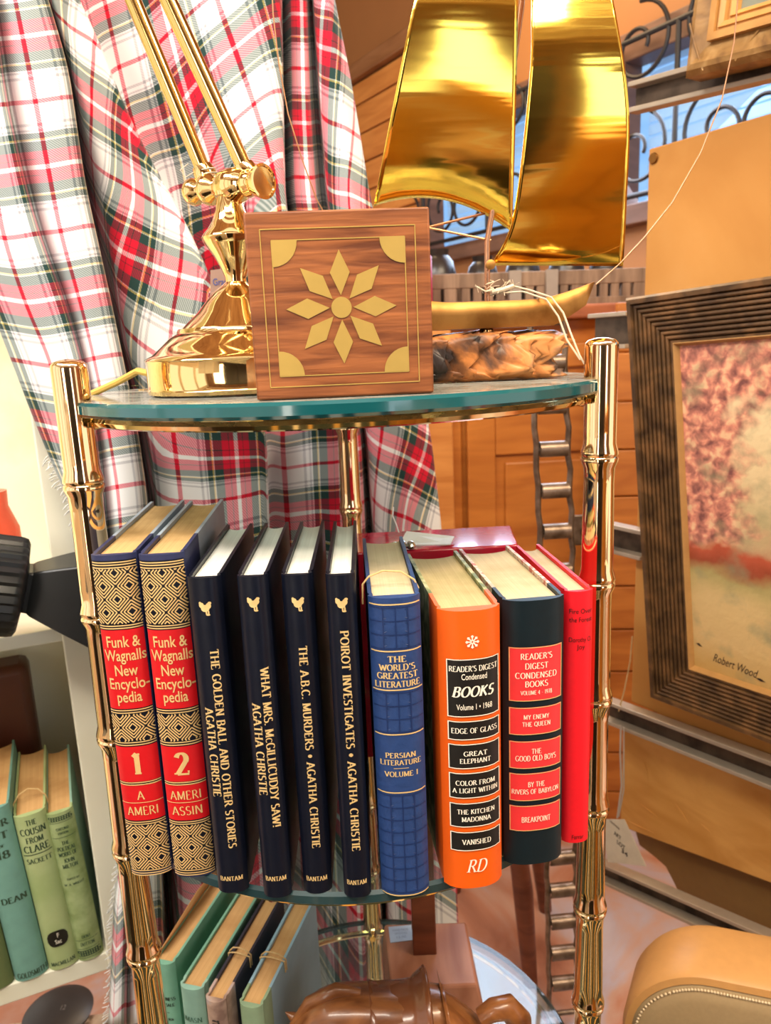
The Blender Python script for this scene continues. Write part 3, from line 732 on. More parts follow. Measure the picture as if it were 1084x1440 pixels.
loop('white string tied to the paper tag on the crimson box', [Vector((.062,.640,tz+.0105)), Vector((.060,.642,tz+.018)), Vector((.057,.640,tz+.026)), Vector((.058,.640,tz+.034))], .0007, 'tag_string', paper)

# ------------------------------------------------------------------ on the top shelf: inlaid box
rosewood = wood('rosewood', (.11, .028, .007), (.36, .118, .034), (5, 5, 60), .42, 3, .2)
bx = thing('inlaid_box', 'square rosewood box with brass inlaid eight petal flower', 'box', (.0155, .468, SH1), R(-1.5))
B0, BHW, BHH = .0, .0552, .1105
mb = MB(); mb.box(-BHW, BHW, 0, .058, .0006, BHH); mb.build('body', rosewood, bx, local=True, bevel=.0012)
def fb(x, z, e=.0005): return Vector((x, -e, z))
inl = MB(); cz_ = BHH*.5-.001
for k in range(8):
    an = math.pi/2 + k*math.pi/4; ln = .0335 if k % 2 == 0 else .0335; c, s = math.cos(an), math.sin(an)
    q = [(.0072, 0), (.0205, .0060), (ln, 0), (.0205, -.0060)]
    f0 = [fb(c*u-s*v, cz_+s*u+c*v) for u, v in q]; inl.prism(f0, (0, .0008, 0))
inl.build('flower_inlay', inlay, bx, local=True, smooth=0)
mb = MB(); mb.prism([fb(.0062*math.cos(2*math.pi*i/28), cz_+.0062*math.sin(2*math.pi*i/28), .0006) for i in range(28)], (0, .0008, 0)); mb.build('flower_centre', inlay, bx, local=True, smooth=0)
for sx in (-1, 1):
    for sz in (-1, 1):
        co = (sx*.0395, cz_+sz*.0395); mb = MB()
        pts = [fb(*co)]
        for i in range(9):
            a = i/8*math.pi/2; pts.append(fb(co[0]-sx*.0148*math.cos(a), co[1]-sz*.0148*math.sin(a)))
        mb.prism(pts, (0, .0008, 0)); mb.build('corner_inlay', inlay, bx, local=True, smooth=0)
ln = MB()
for q in (.0398, .0462):
    for (x0, x1, z0, z1) in ((-q, q, q-.0003, q+.0003), (-q, q, -q-.0003, -q+.0003), (-q-.0003, -q+.0003, -q, q), (q-.0003, q+.0003, -q, q)):
        ln.box(x0, x1, -.0004, .0004, cz_+z0, cz_+z1)
ln.build('border_line', inlay, bx, local=True, smooth=0)

# ------------------------------------------------------------------ brass desk lamp
LX, LY = -.0605, .607
lamp = thing('desk_lamp', 'polished brass desk lamp with stepped round base and twin rods', 'lamp', (LX, LY, SH1))
mb = MB(); mb.lathe([(.070,0),(.0735,.0012),(.0745,.004),(.0735,.0055),(.0735,.0245),(.0742,.0262),(.0732,.0278),(.0685,.0300),(.0615,.0360),(.0545,.0425),(.0500,.0450),(.0485,.0458),(.0478,.0480),(.0470,.0492)], (LX, LY, SH1+.0004), 64)
mb.build('base', brass, lamp, smooth=35)
mb = MB(); mb.lathe([(.0455,.0485),(.0400,.0540),(.0320,.0610),(.0250,.0690),(.0190,.0760),(.0110,.0815),(.0082,.0840),(.0080,.0870),(.0100,.0930),(.0150,.1030),(.0205,.1110),(.0228,.1145),(.0232,.1165),(.0222,.1185),(.0180,.1230),(.0140,.1290),(.0112,.1360),(.0096,.1430),(.0092,.1450),(.0110,.1462),(.0112,.1490),(.0088,.1510),(.0080,.1580)], (LX, LY, SH1), 48)
mb.build('stem', brass, lamp, smooth=35)
pa = at(268, 271, .640); pb = at(371, 255, .582); ax = (pb-pa); Lx = ax.length; ax.normalize()
mb = MB(); mb.lathe([(.004,0),(.0095,.001),(.0105,.004),(.0095,.009),(.0065,.012),(.0060,.014),(.0090,.017),(.0115,.021),(.0120,.024),(.0110,.028),(.0075,.032),(.0072,.034),(.0105,.038),(.0128,.046),(.0128,.056),(.0105,.062),(.0080,.065),(.0095,.067),(.0098,.070),(.0088,Lx-.010),(.0100,Lx-.008),(.0118,Lx-.002),(.0122,Lx),(.0104,Lx+.0003),(.0100,Lx-.0008)], pa, 36, axis=ax)
mb.build('pivot', brass, lamp, smooth=35)
brass_rod = brass_mat('brass_rod', (.80, .56, .20), .12)
for (xa, ya, xb, yb, Y) in ((291, 252, 158, -70, .632), (350, 250, 205, -70, .605)):
    a = at(xa, ya, Y); b = at(xb, yb, Y)
    dirn = (b-a).normalized(); b2 = a + dirn*.30
    mb = MB(); mb.tube([a, b2], .0061, 20)
    mb.build('rod', brass_rod, lamp, smooth=60)
    mb = MB(); mb.lathe([(.0085,-.004),(.0090,0),(.0088,.006),(.0076,.010)], a, 24, axis=dirn); mb.build('collar', brass, lamp)
mb = MB(); sc_ = at(290, 243, .632)
mb.tube([sc_+Vector((.0088*math.cos(k*.6), .0088*math.sin(k*.6), .0009*(k % 7)-.003)) for k in range(34)], .0005, 5)
mb.tube([sc_+Vector((-.009,-.003,0)), sc_+Vector((-.015,-.006,-.004)), sc_+Vector((-.019,-.006,.001)), sc_+Vector((-.012,-.008,.005))], .0004, 5)
tag(mb.build('tied_string', plain('pale_thread', (.75,.66,.50), .8)), 'pale string tied round the foot of the left lamp rod', 'string')
# arm head far above the frame
h0 = at(158, -70, .632); 
mb = MB()
for k in range(2):
    o0 = k*.006
    mb.tube([Vector((LX-.070, LY+.03+o0, SH1+.014)), at(210, 521, .66)+Vector((-.01, o0, 0)), at(165, 537, .67)+Vector((0, o0, 0)), at(128, 554, .675)+Vector((0, o0, .0)), at(100, 566, .69)+Vector((-.004, o0, -.004)), ], .0028, 8)
mb.build('cord', plain('gold_cord', (.75, .50, .12), .35, .3), lamp)
mb = MB(); 
c0 = at(304, 404, .70)
mb.hexa([at(295,440,.70), at(330,440,.70), at(330,440,.7015), at(295,440,.7015), at(296,380,.70), at(328,376,.70), at(328,376,.7015), at(296,380,.7015)])
tgo = tag(mb.build('price_tag', plain('kraft_tag', (.36, .22, .17), .6), smooth=0), 'brown handwritten tag behind the brass lamp stem', 'tag')
tx = MB()
for i, (s, y) in enumerate((('Grand', 396), ('Desk', 417))):
    c = at(312, y, .6995)
    put(tx, font_polys(s, 0.01), lambda x, z: Vector((c.x+x, c.y, c.z+z)), 0, 0, .0058, width=.016)
tx.build('lettering', plain('blue_ink', (.08, .09, .28), .5), tgo, smooth=0)
for (px, py, rx, lab) in ((204, 548.5, .0062, 'oval gold disc lying on the glass shelf beside the lamp base'), (232, 551.5, .0062, 'oval gold disc tucked at the front of the lamp base'), (190, 543, .004, 'small gold disc behind the others on the glass shelf')):
    c = atz(px, py, SH1); mb = MB(); mb.lathe([(rx, .0002), (rx, .0010), (rx*.8, .0013)], (c.x, c.y, SH1), 20)
    tag(mb.build('gold_disc', brass), lab, 'disc')

# ------------------------------------------------------------------ brass ship on burl wood
ship = thing('ship_ornament', 'brass sailing ship with two tall curved sails on burl wood', 'ornament', (.137, .605, SH1))
burl = ramp_mat('burl_wood', [(.36, (.025,.014,.010)), (.44, (.22,.08,.025)), (.51, (.58,.21,.055)), (.60, (.66,.28,.09)), (.70, (.16,.10,.07))], (1,1,1), 26, 10, .5, .42, .4, .45)
mb = MB(); nu, nvv = 110, 44
x0, x1 = .078, .193
rows = []
for i in range(nu+1):
    u = i/nu; row = []
    for j in range(nvv):
        a = 2*math.pi*j/nvv; ca, sa = math.cos(a), math.sin(a)
        e = .42
        yy = .026*math.copysign(abs(ca)**e, ca); zz = .019*math.copysign(abs(sa)**e, sa)
        x = x0+(x1-x0)*u; p = Vector((x, .611+yy, SH1+.0195+zz))
        n1 = noise.noise(p*48+Vector((3.1,0,0))); n2 = noise.noise(p*120); n3 = max(0, noise.noise(p*75+Vector((0,7,0)))-.12)+.35*abs(noise.noise(p*210))
        d = .018*n1+.010*n2-.028*n3+.003
        shrink = 1-.35*max(0, (abs(u-.5)*2-.86)/.14)**2
        q = Vector((x, .611+(yy*(1+d*14))*shrink, SH1+.0195+zz*(1+(d*9 if sa > -.5 else 0))*shrink))
        q.x += d*1.2
        q.z = max(q.z, SH1+.0005); row.append(q)
    row.append(row[0]); rows.append(row)
mb.grid(rows); mb.poly(rows[0][:-1]); mb.poly(list(reversed(rows[-1][:-1])))
mb.build('burl_base', burl, ship, smooth=180)
mb = MB(); mb.lathe([(.0058,0),(.006,.003),(.0045,.005),(.0045,.008),(.006,.010)], (.136, .607, SH1+.0372), 20); mb.build('ferrule', brass, ship)
# hull: open boat shape
hz = lambda px, py: at(px, py, .606).z
HX0, HX1 = .050, .224
rows = []
nst = 24
for i in range(nst+1):
    u = i/nst; x = HX0+(HX1-HX0)*u
    wd = .013*(1-abs(2*u-1)**2.4)+.0006
    top = 1.3345 + .013*max(0, (abs(2*u-1)-.35)/.65)**1.6
    bot = 1.3145 + .0195*max(0, (abs(2*u-1)-.62)/.38)**1.0
    if u > .98 or u < .02: bot = top-.001
    rows.append([Vector((x, .606-wd, top)), Vector((x, .606-wd*.96, (top+bot)/2)), Vector((x, .606-wd*.75, bot)), Vector((x, .606+wd*.75, bot)), Vector((x, .606+wd*.96, (top+bot)/2)), Vector((x, .606+wd, top))])
mb = MB(); mb.grid(rows); mb.build('hull', brass_dull, ship, solid=.0008, smooth=30)
mb = MB(); mb.tube([Vector((.1365,.606,1.3150)), Vector((.137,.606,1.38)), Vector((.147,.607,1.43)), Vector((.1655,.608,1.547)), Vector((.175,.609,1.70))], .0022, 10)
mb.build('mast', plain('copper_mast', (.55,.28,.16), .25, .9), ship)
mb = MB(); mb.tube([at(590, 318, .607), at(690, 338, .607)], .0009, 6); mb.tube([at(592, 322, .61), at(682, 300, .61)], .0010, 6); mb.build('yard', plain('copper_wire', (.50,.24,.13), .3, .9), ship)
def sail(left, rgt, bottom_sag, Yc, amp, side, twist=0):
    # left/right edge: list of (t, px, py); t from 0 (foot) to 1 (head); profile bellies towards the shop
    nr, ncx = 60, 26; rows = []
    def ev(L, t):
        for a, b in zip(L, L[1:]):
            if t <= b[0] or b is L[-1]:
                k = (t-a[0])/(b[0]-a[0]); return (a[1]+(b[1]-a[1])*k, a[2]+(b[2]-a[2])*k)
    def P(L, t, Y):
        pts = [Vector((p[1], p[2], 0)) for p in L]; n = len(L)-1
        for i in range(n):
            if t <= L[i+1][0] or i == n-1:
                k = (t-L[i][0])/(L[i+1][0]-L[i][0])
                p0 = pts[max(i-1,0)]; p1 = pts[i]; p2 = pts[i+1]; p3 = pts[min(i+2,n)]
                q = .5*((2*p1)+(p2-p0)*k+(2*p0-5*p1+4*p2-p3)*k*k+(3*p1-p0-3*p2+p3)*k**3)
                return at(q.x, q.y, Y)
    for i in range(nr+1):
        t = i/nr; row = []
        belly = amp*math.sin(math.pi*(t*.97+.03))
        a = P(left, t, Yc-belly-twist*.5); b = P(rgt, t, Yc-belly+twist*.5)
        for j in range(ncx+1):
            u = j/ncx; p = a.lerp(b, u)
            p.y -= side*math.sin(math.pi*u)*.0012
            if bottom_sag: p.z += bottom_sag*(max(0, 1-(2*u-1.0)**2))*(1-t)**3
            row.append(p)
        rows.append(row)
    m = MB(); m.grid(rows); return m
s1 = sail([(0,525,290),(.28,552,150),(.52,583,0),(.8,625,-160),(1,665,-280)], [(0,720,326),(.28,725,160),(.52,728,0),(.8,728,-160),(1,722,-280)], .014, .614, .052, 1.0, .006)
o = s1.build('sail', brass_sail, ship, solid=.0006, smooth=60); plabel(o, 'left brass sail with arched foot')
s2 = sail([(0,690,373),(.14,722,300),(.45,745,100),(.62,747,0),(.85,755,-150),(1,765,-250)], [(0,876,374),(.14,881,285),(.38,884,150),(.62,862,0),(.85,825,-150),(1,800,-250)], 0, .630, .054, .8, -.004)
o = s2.build('sail', brass_sail, ship, solid=.0006, smooth=60); plabel(o, 'right brass sail behind the mast')
mb = MB(); pts = [(838,400),(870,372),(905,335),(945,285),(985,215),(1015,140),(1032,60),(1040,-30),(1040,-120),(1010,-230)]
mb.tube([at(x, y, .606+.0*i) for i, (x, y) in enumerate(pts)], .00055, 6)
pts = [(530,405),(505,372),(470,325),(445,280),(425,225),(405,160),(392,90),(384,20),(380,-60)]
mb.tube([at(x, y, .612) for x, y in pts], .00055, 6)
mb.build('rigging_wire', plain('copper_thread', (.40,.20,.10), .4, .6), ship)
mb = MB(); mb.lathe([(.0018,0),(.0036,.001),(.0038,.005),(.002,.006)], at(688, 373, .600), 14, axis=(0,-1,0)); mb.build('boss', brass_dull, ship)
# frayed tag string tied on the mast
mb = MB()
kp = at(680, 408, .600); 
mb.tube([at(668,402,.603), at(683,410,.6), at(700,407,.598), at(720,402,.598), at(745,408,.596), at(775,418,.592), at(792,440,.588), at(803,470,.584), at(815,500,.578), at(822,512,.576)], .0008, 6)
mb.tube([at(690,414,.601), at(706,412,.598), at(735,410,.596), at(768,421,.591), at(785,445,.588), at(797,478,.584), at(816,506,.578)], .0008, 6)
mb.tube([at(692,411,.599), at(705,408,.597), at(722,402,.597)], .0018, 7)
rn = random.Random(3)
for i in range(26):
    a = at(rn.uniform(672,728), rn.uniform(402,413), .599); d = Vector((rn.uniform(-1,1), rn.uniform(-.5,.2), rn.uniform(-1,1))).normalized()*rn.uniform(.004,.010)
    mb.tube([a, a+d*.5+Vector((0,0,.001)), a+d], .00025, 4)
for i in range(7):   # turns of string round the mast
    an = i*.9
mb.tube([Vector((.1385+.0032*math.cos(k*.7), .606+.0032*math.sin(k*.7), kp.z+.0006*k-.004)) for k in range(22)], .0007, 5)
tag(mb.build('tag_string', plain('frayed_string', (.72, .58, .40), .8)), 'frayed pale string knotted round the ship mast', 'string')

# ------------------------------------------------------------------ tartan blanket
def tartan():
    m, nt, b, N, L = newmat('dress_tartan_wool')
    b.inputs['Roughness'].default_value = .85; b.inputs['Specular IOR Level'].default_value = .15; b.inputs['Sheen Weight'].default_value = .15
    uv = N.new('ShaderNodeUVMap'); sp = N.new('ShaderNodeSeparateXYZ'); L.new(uv.outputs[0], sp.inputs[0])
    Wt, Rd, Gy, Gn, Yl, Bk = (.80,.80,.81), (.56,.008,.03), (.36,.36,.40), (.016,.045,.042), (.72,.52,.14), (.02,.02,.02)
    st = [(0,Rd),(.035,Wt),(.33,Gy),(.375,Wt),(.425,Gy),(.455,Wt),(.475,Gn),(.565,Yl),(.59,Wt),(.602,Gn),(.755,Rd),(.868,Bk),(.880,Rd),(.962,Wt)]
    outs = []
    for ax in ('X', 'Y'):
        pp = N.new('ShaderNodeMath'); pp.operation = 'PINGPONG'; pp.inputs[1].default_value = .5; L.new(sp.outputs[ax], pp.inputs[0])
        ml = N.new('ShaderNodeMath'); ml.operation = 'MULTIPLY'; ml.inputs[1].default_value = 2; L.new(pp.outputs[0], ml.inputs[0])
        cr = N.new('ShaderNodeValToRGB'); cr.color_ramp.interpolation = 'CONSTANT'; L.new(ml.outputs[0], cr.inputs[0])
        e = cr.color_ramp.elements
        while len(e) < len(st): e.new(.5)
        for el, (p, c) in zip(e, st): el.position = p; el.color = c4([x**.5 for x in c])
        outs.append(cr)
    # fine twill modulation of warp against weft
    ad = N.new('ShaderNodeMath'); ad.operation = 'ADD'; L.new(sp.outputs['X'], ad.inputs[0]); L.new(sp.outputs['Y'], ad.inputs[1])
    mu = N.new('ShaderNodeMath'); mu.operation = 'MULTIPLY'; mu.inputs[1].default_value = 300; L.new(ad.outputs[0], mu.inputs[0])
    sn = N.new('ShaderNodeMath'); sn.operation = 'SINE'; L.new(mu.outputs[0], sn.inputs[0])
    ma = N.new('ShaderNodeMath'); ma.operation = 'MULTIPLY_ADD'; ma.inputs[1].default_value = .16; ma.inputs[2].default_value = .5; L.new(sn.outputs[0], ma.inputs[0])
    mx = N.new('ShaderNodeMix'); mx.data_type = 'RGBA'; L.new(ma.outputs[0], mx.inputs['Factor'])
    L.new(outs[0].outputs[0], mx.inputs['A']); L.new(outs[1].outputs[0], mx.inputs['B'])
    sq = N.new('ShaderNodeMix'); sq.data_type = 'RGBA'; sq.blend_type = 'MULTIPLY'; sq.inputs['Factor'].default_value = 1
    L.new(mx.outputs['Result'], sq.inputs['A']); L.new(mx.outputs['Result'], sq.inputs['B'])
    L.new(sq.outputs['Result'], b.inputs['Base Color'])
    return m
tartan_m = tartan()
PX = 182.0
# each fold line: px knots along y, depth knots along y, u knots along y, v offset knots along y
def kn(L, y):
    if y <= L[0][0]: 
        if len(L) > 1: return L[0][1] + (L[1][1]-L[0][1])*(y-L[0][0])/(L[1][0]-L[0][0])
        return L[0][1]
    for a, b in zip(L, L[1:]):
        if y <= b[0]:
            k = (y-a[0])/(b[0]-a[0]); return a[1]+(b[1]-a[1])*k
    return L[-1][1]
def vext(L, y):
    if y > L[-1][0]:
        k = (L[-1][1]-L[0][1])/(L[-1][0]-L[0][0]); return L[-1][1]+(y-L[-1][0])*k
    return kn(L, y)
FOLDS = [   # (x knots, depth, u knots, v knots)
 ([(0,-95),(300,-72),(400,-25),(500,14),(600,52),(680,86),(720,108),(800,133),(1000,160),(1180,178),(1245,162),(1440,153)], .835, [(0,-1.36)], [(143,1),(325,2),(505,3)]),
 ([(0,-40),(140,-28),(250,-10),(330,5),(430,40),(500,72),(600,100),(700,120),(800,140),(1000,166),(1180,183),(1245,168),(1440,160)], .812, [(0,-1.05),(430,-.98)], [(150,1),(335,2),(515,3)]),
 ([(0,-14),(140,4),(250,28),(330,50),(420,84),(500,108),(600,130),(700,142),(800,150),(1000,172),(1180,188),(1245,176),(1440,172)], .808, [(0,-.72)], [(147,1),(329,2),(509,3)]),
 ([(0,-8),(140,12),(250,36),(330,58),(420,92),(500,116),(600,138),(700,147),(800,155),(1000,176),(1180,192),(1245,182),(1440,180)], .838, [(0,-.22)], [(146,1),(328,2),(508,3)]),
 ([(0,22),(140,50),(330,86),(420,112),(500,132),(600,152),(700,168),(1240,194),(1440,198)], .802, [(0,0.0)], [(143,1),(325,2),(504,3)]),
 ([(0,56),(94,84),(260,108),(417,143),(500,160),(604,182),(700,196),(1240,215),(1440,220)], .806, [(0,.20)], [(137,1),(318,2),(499,3)]),
 ([(0,67),(94,95),(260,119),(417,154),(500,171),(604,193),(700,206),(1240,226),(1440,232)], .83, [(0,.30)], [(136,1),(318,2),(499,3)]),
 ([(0,64),(94,92),(260,112),(417,146),(500,165),(604,190),(700,210),(1240,232),(1440,240)], .985, [(0,.52)], [(130,1),(330,2),(520,3)]),
 ([(0,71),(87,99),(174,120),(278,146),(382,163),(486,181),(600,208),(690,222),(1240,250),(1440,262)], .872, [(0,.60),(100,.75),(222,1.03),(330,1.40),(486,1.70),(600,1.80)], [(122,.5),(232,1),(340,1.5),(560,2.4),(650,2.6),(690,3)]),
 ([(0,84),(87,115),(174,146),(278,186),(382,215),(486,240),(600,275),(745,290),(1240,320),(1440,330)], .872, [(0,.70),(100,.92),(222,1.31),(330,1.64),(486,2.02),(600,2.17)], [(150,.5),(262,1),(372,1.5),(560,2.15),(648,2.5),(705,3)]),
 ([(0,100),(59,129),(132,158),(201,188),(250,215),(312,250),(400,288),(500,325),(600,362),(745,368),(1240,395),(1440,405)], .893, [(0,.78),(132,1.22),(222,1.71),(312,1.96),(400,2.25),(486,2.57),(600,2.72)], [(178,.5),(300,1),(395,1.5),(560,2.1),(645,2.5),(690,3)]),
 ([(0,111),(59,139),(132,167),(201,198),(250,226),(312,260),(400,300),(500,338),(600,374),(745,378),(1240,405),(1440,412)], .905, [(0,.84),(132,1.28),(222,1.77),(312,2.02),(400,2.31),(486,2.63),(600,2.80)], [(183,.5),(305,1),(400,1.5),(560,2.1),(645,2.5),(690,3)]),
 ([(0,108),(59,132),(132,160),(201,190),(250,216),(312,250),(400,292),(500,332),(600,371),(745,376),(1240,402),(1440,410)], .985, [(0,3.72),(132,3.88),(250,4.03),(600,4.85)], [(195,1.5),(280,2),(365,2.5),(600,3.5),(662,4),(730,4.5)]),
 ([(0,190),(132,225),(250,290),(340,330),(450,375),(600,400),(745,410),(1440,440)], .965, [(0,4.25),(132,4.27),(250,4.44),(600,5.02)], [(75,1),(165,1.5),(250,2),(330,2.5),(599,3.5),(658,4),(723,4.5)]),
 ([(0,305),(132,330),(250,350),(400,380),(600,440),(745,446),(1440,476)], .935, [(0,5.0),(132,4.9),(250,4.78),(600,5.25)], [(-10,1),(76,1.5),(165,2),(250,2.5),(590,3.5),(652,4),(718,4.5)]),
 ([(0,392),(165,396),(295,399),(420,430),(600,486),(745,490),(1440,520)], .945, [(0,5.42),(165,5.2),(295,5.02),(600,5.58)], [(28,1.5),(128,2),(215,2.5),(585,3.5),(643,4),(712,4.5)]),
 ([(0,394),(165,397),(295,401),(420,434),(600,490),(745,494),(1440,524)], 1.04, [(0,5.30)], [(28,.5),(100,1),(250,2)]),
 ([(0,410),(165,412),(295,416),(420,446),(600,497),(745,502),(1440,530)], .97, [(0,5.38)], [(96,1),(249,2),(402,3)]),
 ([(0,428),(165,432),(295,440),(420,468),(600,504),(745,510),(1440,538)], .962, [(0,5.54)], [(97,1),(250,2),(402,3)]),
 ([(0,438),(118,445),(295,460),(420,485),(600,512),(745,522),(1440,548)], 1.04, [(0,5.90)], [(97,1),(250,2),(402,3)]),
 ([(0,442),(118,450),(295,463),(420,490),(600,516),(745,527),(1440,552)], .972, [(0,6.40),(295,6.62),(600,6.8),(745,7.02)], [(62,.5),(163,1),(264,1.5),(430,2.6),(610,3.5),(700,4)]),
 ([(0,462),(118,478),(295,496),(420,530),(600,568),(745,578),(1440,600)], .955, [(0,6.55),(118,6.76),(295,7.1),(600,7.19),(745,7.66)], [(72,.5),(180,1),(275,1.5),(440,2.5),(643,3.5),(730,4)]),
 ([(0,470),(118,494),(295,523),(420,558),(600,604),(745,621),(1440,650)], .975, [(0,6.65),(118,6.95),(295,7.38),(600,7.49),(745,8.0)], [(85,.5),(195,1),(290,1.5),(450,2.45),(668,3.5),(755,4)]),
]
ys = list(range(-160, 1441, 16)); ncol = len(FOLDS); SUBC = 7
def cr_(p0, p1, p2, p3, k): return .5*((2*p1)+(p2-p0)*k+(2*p0-5*p1+4*p2-p3)*k*k+(3*p1-p0-3*p2+p3)*k**3)
rows, uvs = [], []
def smoothkn(L, y):   # rounded knots
    return sum(kn(L, y+d)*wt for d, wt in ((-36,.15),(-18,.22),(0,.26),(18,.22),(36,.15)))
for y in ys:
    P, U = [], []
    for (xk, Yd, uk, vk) in FOLDS:
        x = smoothkn(xk, y); p = at(x, y, Yd)
        P.append(p); U.append((smoothkn(uk, y), -vext(vk, y)))
    row, ur = [], []
    for i in range(ncol-1):
        g = lambda a, j: a[max(0, min(ncol-1, j))]
        for k in range(SUBC if i < ncol-2 else SUBC+1):
            t = k/SUBC
            t_ = t
            p = cr_(g(P,i-1), g(P,i), g(P,i+1), g(P,i+2), t_)
            # keep the fold lines themselves from overshooting
            p = p.lerp(P[i].lerp(P[i+1], t_), .45)
            row.append(p); ur.append((U[i][0]+(U[i+1][0]-U[i][0])*t_, cr_(g(U,i-1)[1], g(U,i)[1], g(U,i+1)[1], g(U,i+2)[1], t_)*.5+.5*(U[i][1]+(U[i+1][1]-U[i][1])*t_)))
    rows.append(row); uvs.append(ur)
bl = thing('tartan_blanket', 'white red and green tartan wool blanket draped in folds behind the etagere', 'blanket', (0.1, 1.0, .3))
mb = MB(); mb.grid(rows, uvs=uvs); mb.build('cloth', tartan_m, bl, smooth=180, fix=False, solid=.0016)
fr = MB(); rn = random.Random(5)
for i in range(len(ys)):
    if ys[i] < 630 or 740 < ys[i] < 1190: continue
    for k in range(5):
        p = rows[i][0].lerp(rows[min(i+1, len(ys)-1)][0], k/5)
        d = Vector((-rn.uniform(.004,.010), rn.uniform(-.004,.002), -rn.uniform(.001,.010)))
        fr.tube([p, p+d*.5+Vector((0,-.001,.001)), p+d], .0006, 4)
o = fr.build('fringe', plain('wool_fringe', (.62,.62,.60), .9), bl); o['kind'] = 'stuff'

# ------------------------------------------------------------------ steel rack, canvases, painting on the right
RP = at(893, 410, 1.15)
RP = Vector((RP.x, RP.y, 0))
def rk(s, z, o=0.0): return RP - dv*s + nv*o + UP*z      # s to the right along the rack, o out of it
def rk_px(px, py, o=0.0):
    r = ray(px, py); P0 = RP + nv*o; t = (P0-CAM).dot(nv)/r.dot(nv); P = CAM+r*t; return -(P-RP).dot(dv), P.z
steel = ramp_mat('worn_rail_steel', [(.35,(.035,.022,.014)), (.6,(.11,.075,.05))], (1,1,1), 24, 6, 0, .42, .5, .1, .6)
steel_edge = plain('bright_rail_lip', (.44, .36, .27), .42, .35)
rack = thing('steel_rack', 'wall rack of dark steel channel rails carrying canvases', 'rack', rk(0, 0))
def rail(s0, s1, zt0, zb0, dz, o=0.0):
    # channel: two lips with a recessed web, slightly out of level (dz over its length)
    L_ = s1-s0; ex = -dv*L_ + UP*dz
    m1 = MB(); th = .007
    m1.obox(rk(s0, zb0+th, o-.016), ex, nv*.003, UP*(zt0-zb0-2*th)); ro = m1.build('rail', steel, rack, smooth=0)
    m2 = MB(); m2.obox(rk(s0, zt0-th, o-.016), ex, nv*.022, UP*th); m2.obox(rk(s0, zb0, o-.016), ex, nv*.022, UP*th)
    m2.build('lip', steel_edge, ro, smooth=0, bevel=.0012)
rail(-.02, .45, 1.672, 1.630, -.04)
rail(-.09, -.012, 1.345, 1.288, 0.0)
rail(-.085, .03, 1.000, .950, 0.0)
rail(-.040, .45, .678, .634, .040)
rail(-.045, .45, .345, .303, .115)
m1 = MB(); m1.obox(rk(.47, .0, -.05), -dv*.04, nv*.04, UP*1.75); m1.build('upright', steel, rack, smooth=0)
canvas_m = ramp_mat('tan_canvas', [(.35,(.50,.215,.045)), (.55,(.58,.27,.065)), (.7,(.62,.31,.09))], (1,1,1), 5, 6, .4, .6, .3, .06)
mb = MB(); mb.obox(rk(.002, .684, -.045), -dv*.42, nv*.026, UP*.894); cv = tag(mb.build('canvas', canvas_m, smooth=0, bevel=.002), 'large blank tan canvas standing on the rack behind the painting', 'canvas')
mb = MB(); cs = rk(.012, 1.563, -.018); mb.lathe([(.004,0),(.008,.001),(.007,.003)], cs, 14, axis=nv); mb.build('corner_tack', brass_dull, cv)
canvas2 = ramp_mat('creased_tan_canvas', [(.35,(.56,.25,.05)), (.6,(.70,.35,.09))], (1,1,2), 7, 7, .8, .5, .35, .25)
mb = MB()
s0, z0 = rk_px(872, 1162, -.048); s1, z1 = rk_px(1084, 1242, -.048)
ang = (z1-z0)/(s1-s0)
mb.obox(rk(s0, z0, -.066), -dv*.42+UP*.42*ang, nv*.018, UP*(.634-z0-.004)); c2 = tag(mb.build('canvas', canvas2, smooth=0, bevel=.002), 'creased tan canvas below the long steel rail', 'canvas')
rn = random.Random(9); mb = MB()
for (a, b, c, d) in ((905,1068,912,1100),(900,1130,925,1150),(948,1128,968,1158),(985,1158,1000,1172),(878,1152,920,1172)):
    sa, za = rk_px(a, b, -.048); sb, zb = rk_px(c, d, -.048); mb.tube([rk(sa, za, -.0482), rk((sa+sb)/2+.002, (za+zb)/2, -.0475), rk(sb, zb, -.0482)], [.0004, .0016, .0004], 6)
mb.build('crease', canvas2, c2)
# darker rounded board under it
s0, z0 = rk_px(905, 1160, -.06); s1, z1 = rk_px(955, 1250, -.06)
pts = []
prof = [(895,1150),(905,1185),(925,1200),(942,1215),(955,1240),(968,1270),(985,1300)]
for p in prof: s, z = rk_px(p[0], p[1], -.09); pts.append(rk(s, z, -.09))
pts += [rk(.45, pts[-1].z+.03, -.09), rk(.45, .62, -.09), rk(.03, .60, -.09)]
mb = MB(); mb.prism(pts, nv*.012); tag(mb.build('board', plain('brown_board', (.26,.13,.035), .55), smooth=0), 'dark tan board with a rounded corner under the creased canvas', 'board')

# painting in its ribbed frame
s_b, z_b = rk_px(925, 975, .022); BLp = rk(s_b, z_b, .022)
s_t, z_t = rk_px(892, 418, .075); TLp = rk(s_t, z_t, .075)
fw, fh = .46, (TLp-BLp).length
fz = (TLp-BLp).normalized(); fx = (-dv + UP*.03); fx = (fx - fz*fx.dot(fz)).normalized(); fy = fz.cross(fx).normalized()   # fy points away from the shop
if fy.dot(nv) > 0: fy = -fy
def fp(x, z, o=0): return BLp + fx*x + fz*z - fy*o
gilt_wood = ramp_mat('ribbed_frame_wood', [(.34,(.050,.024,.009)), (.5,(.10,.050,.018)), (.68,(.18,.085,.030))], (1,1,1), 34, 8, .5, .45, .4, .2)
inner_gold = plain('rubbed_gold_edge', (.48,.26,.085), .4, .2, .5, .2, 60)
pt = thing('painting', 'framed autumn landscape painting in a dark ribbed wood frame', 'painting', BLp)
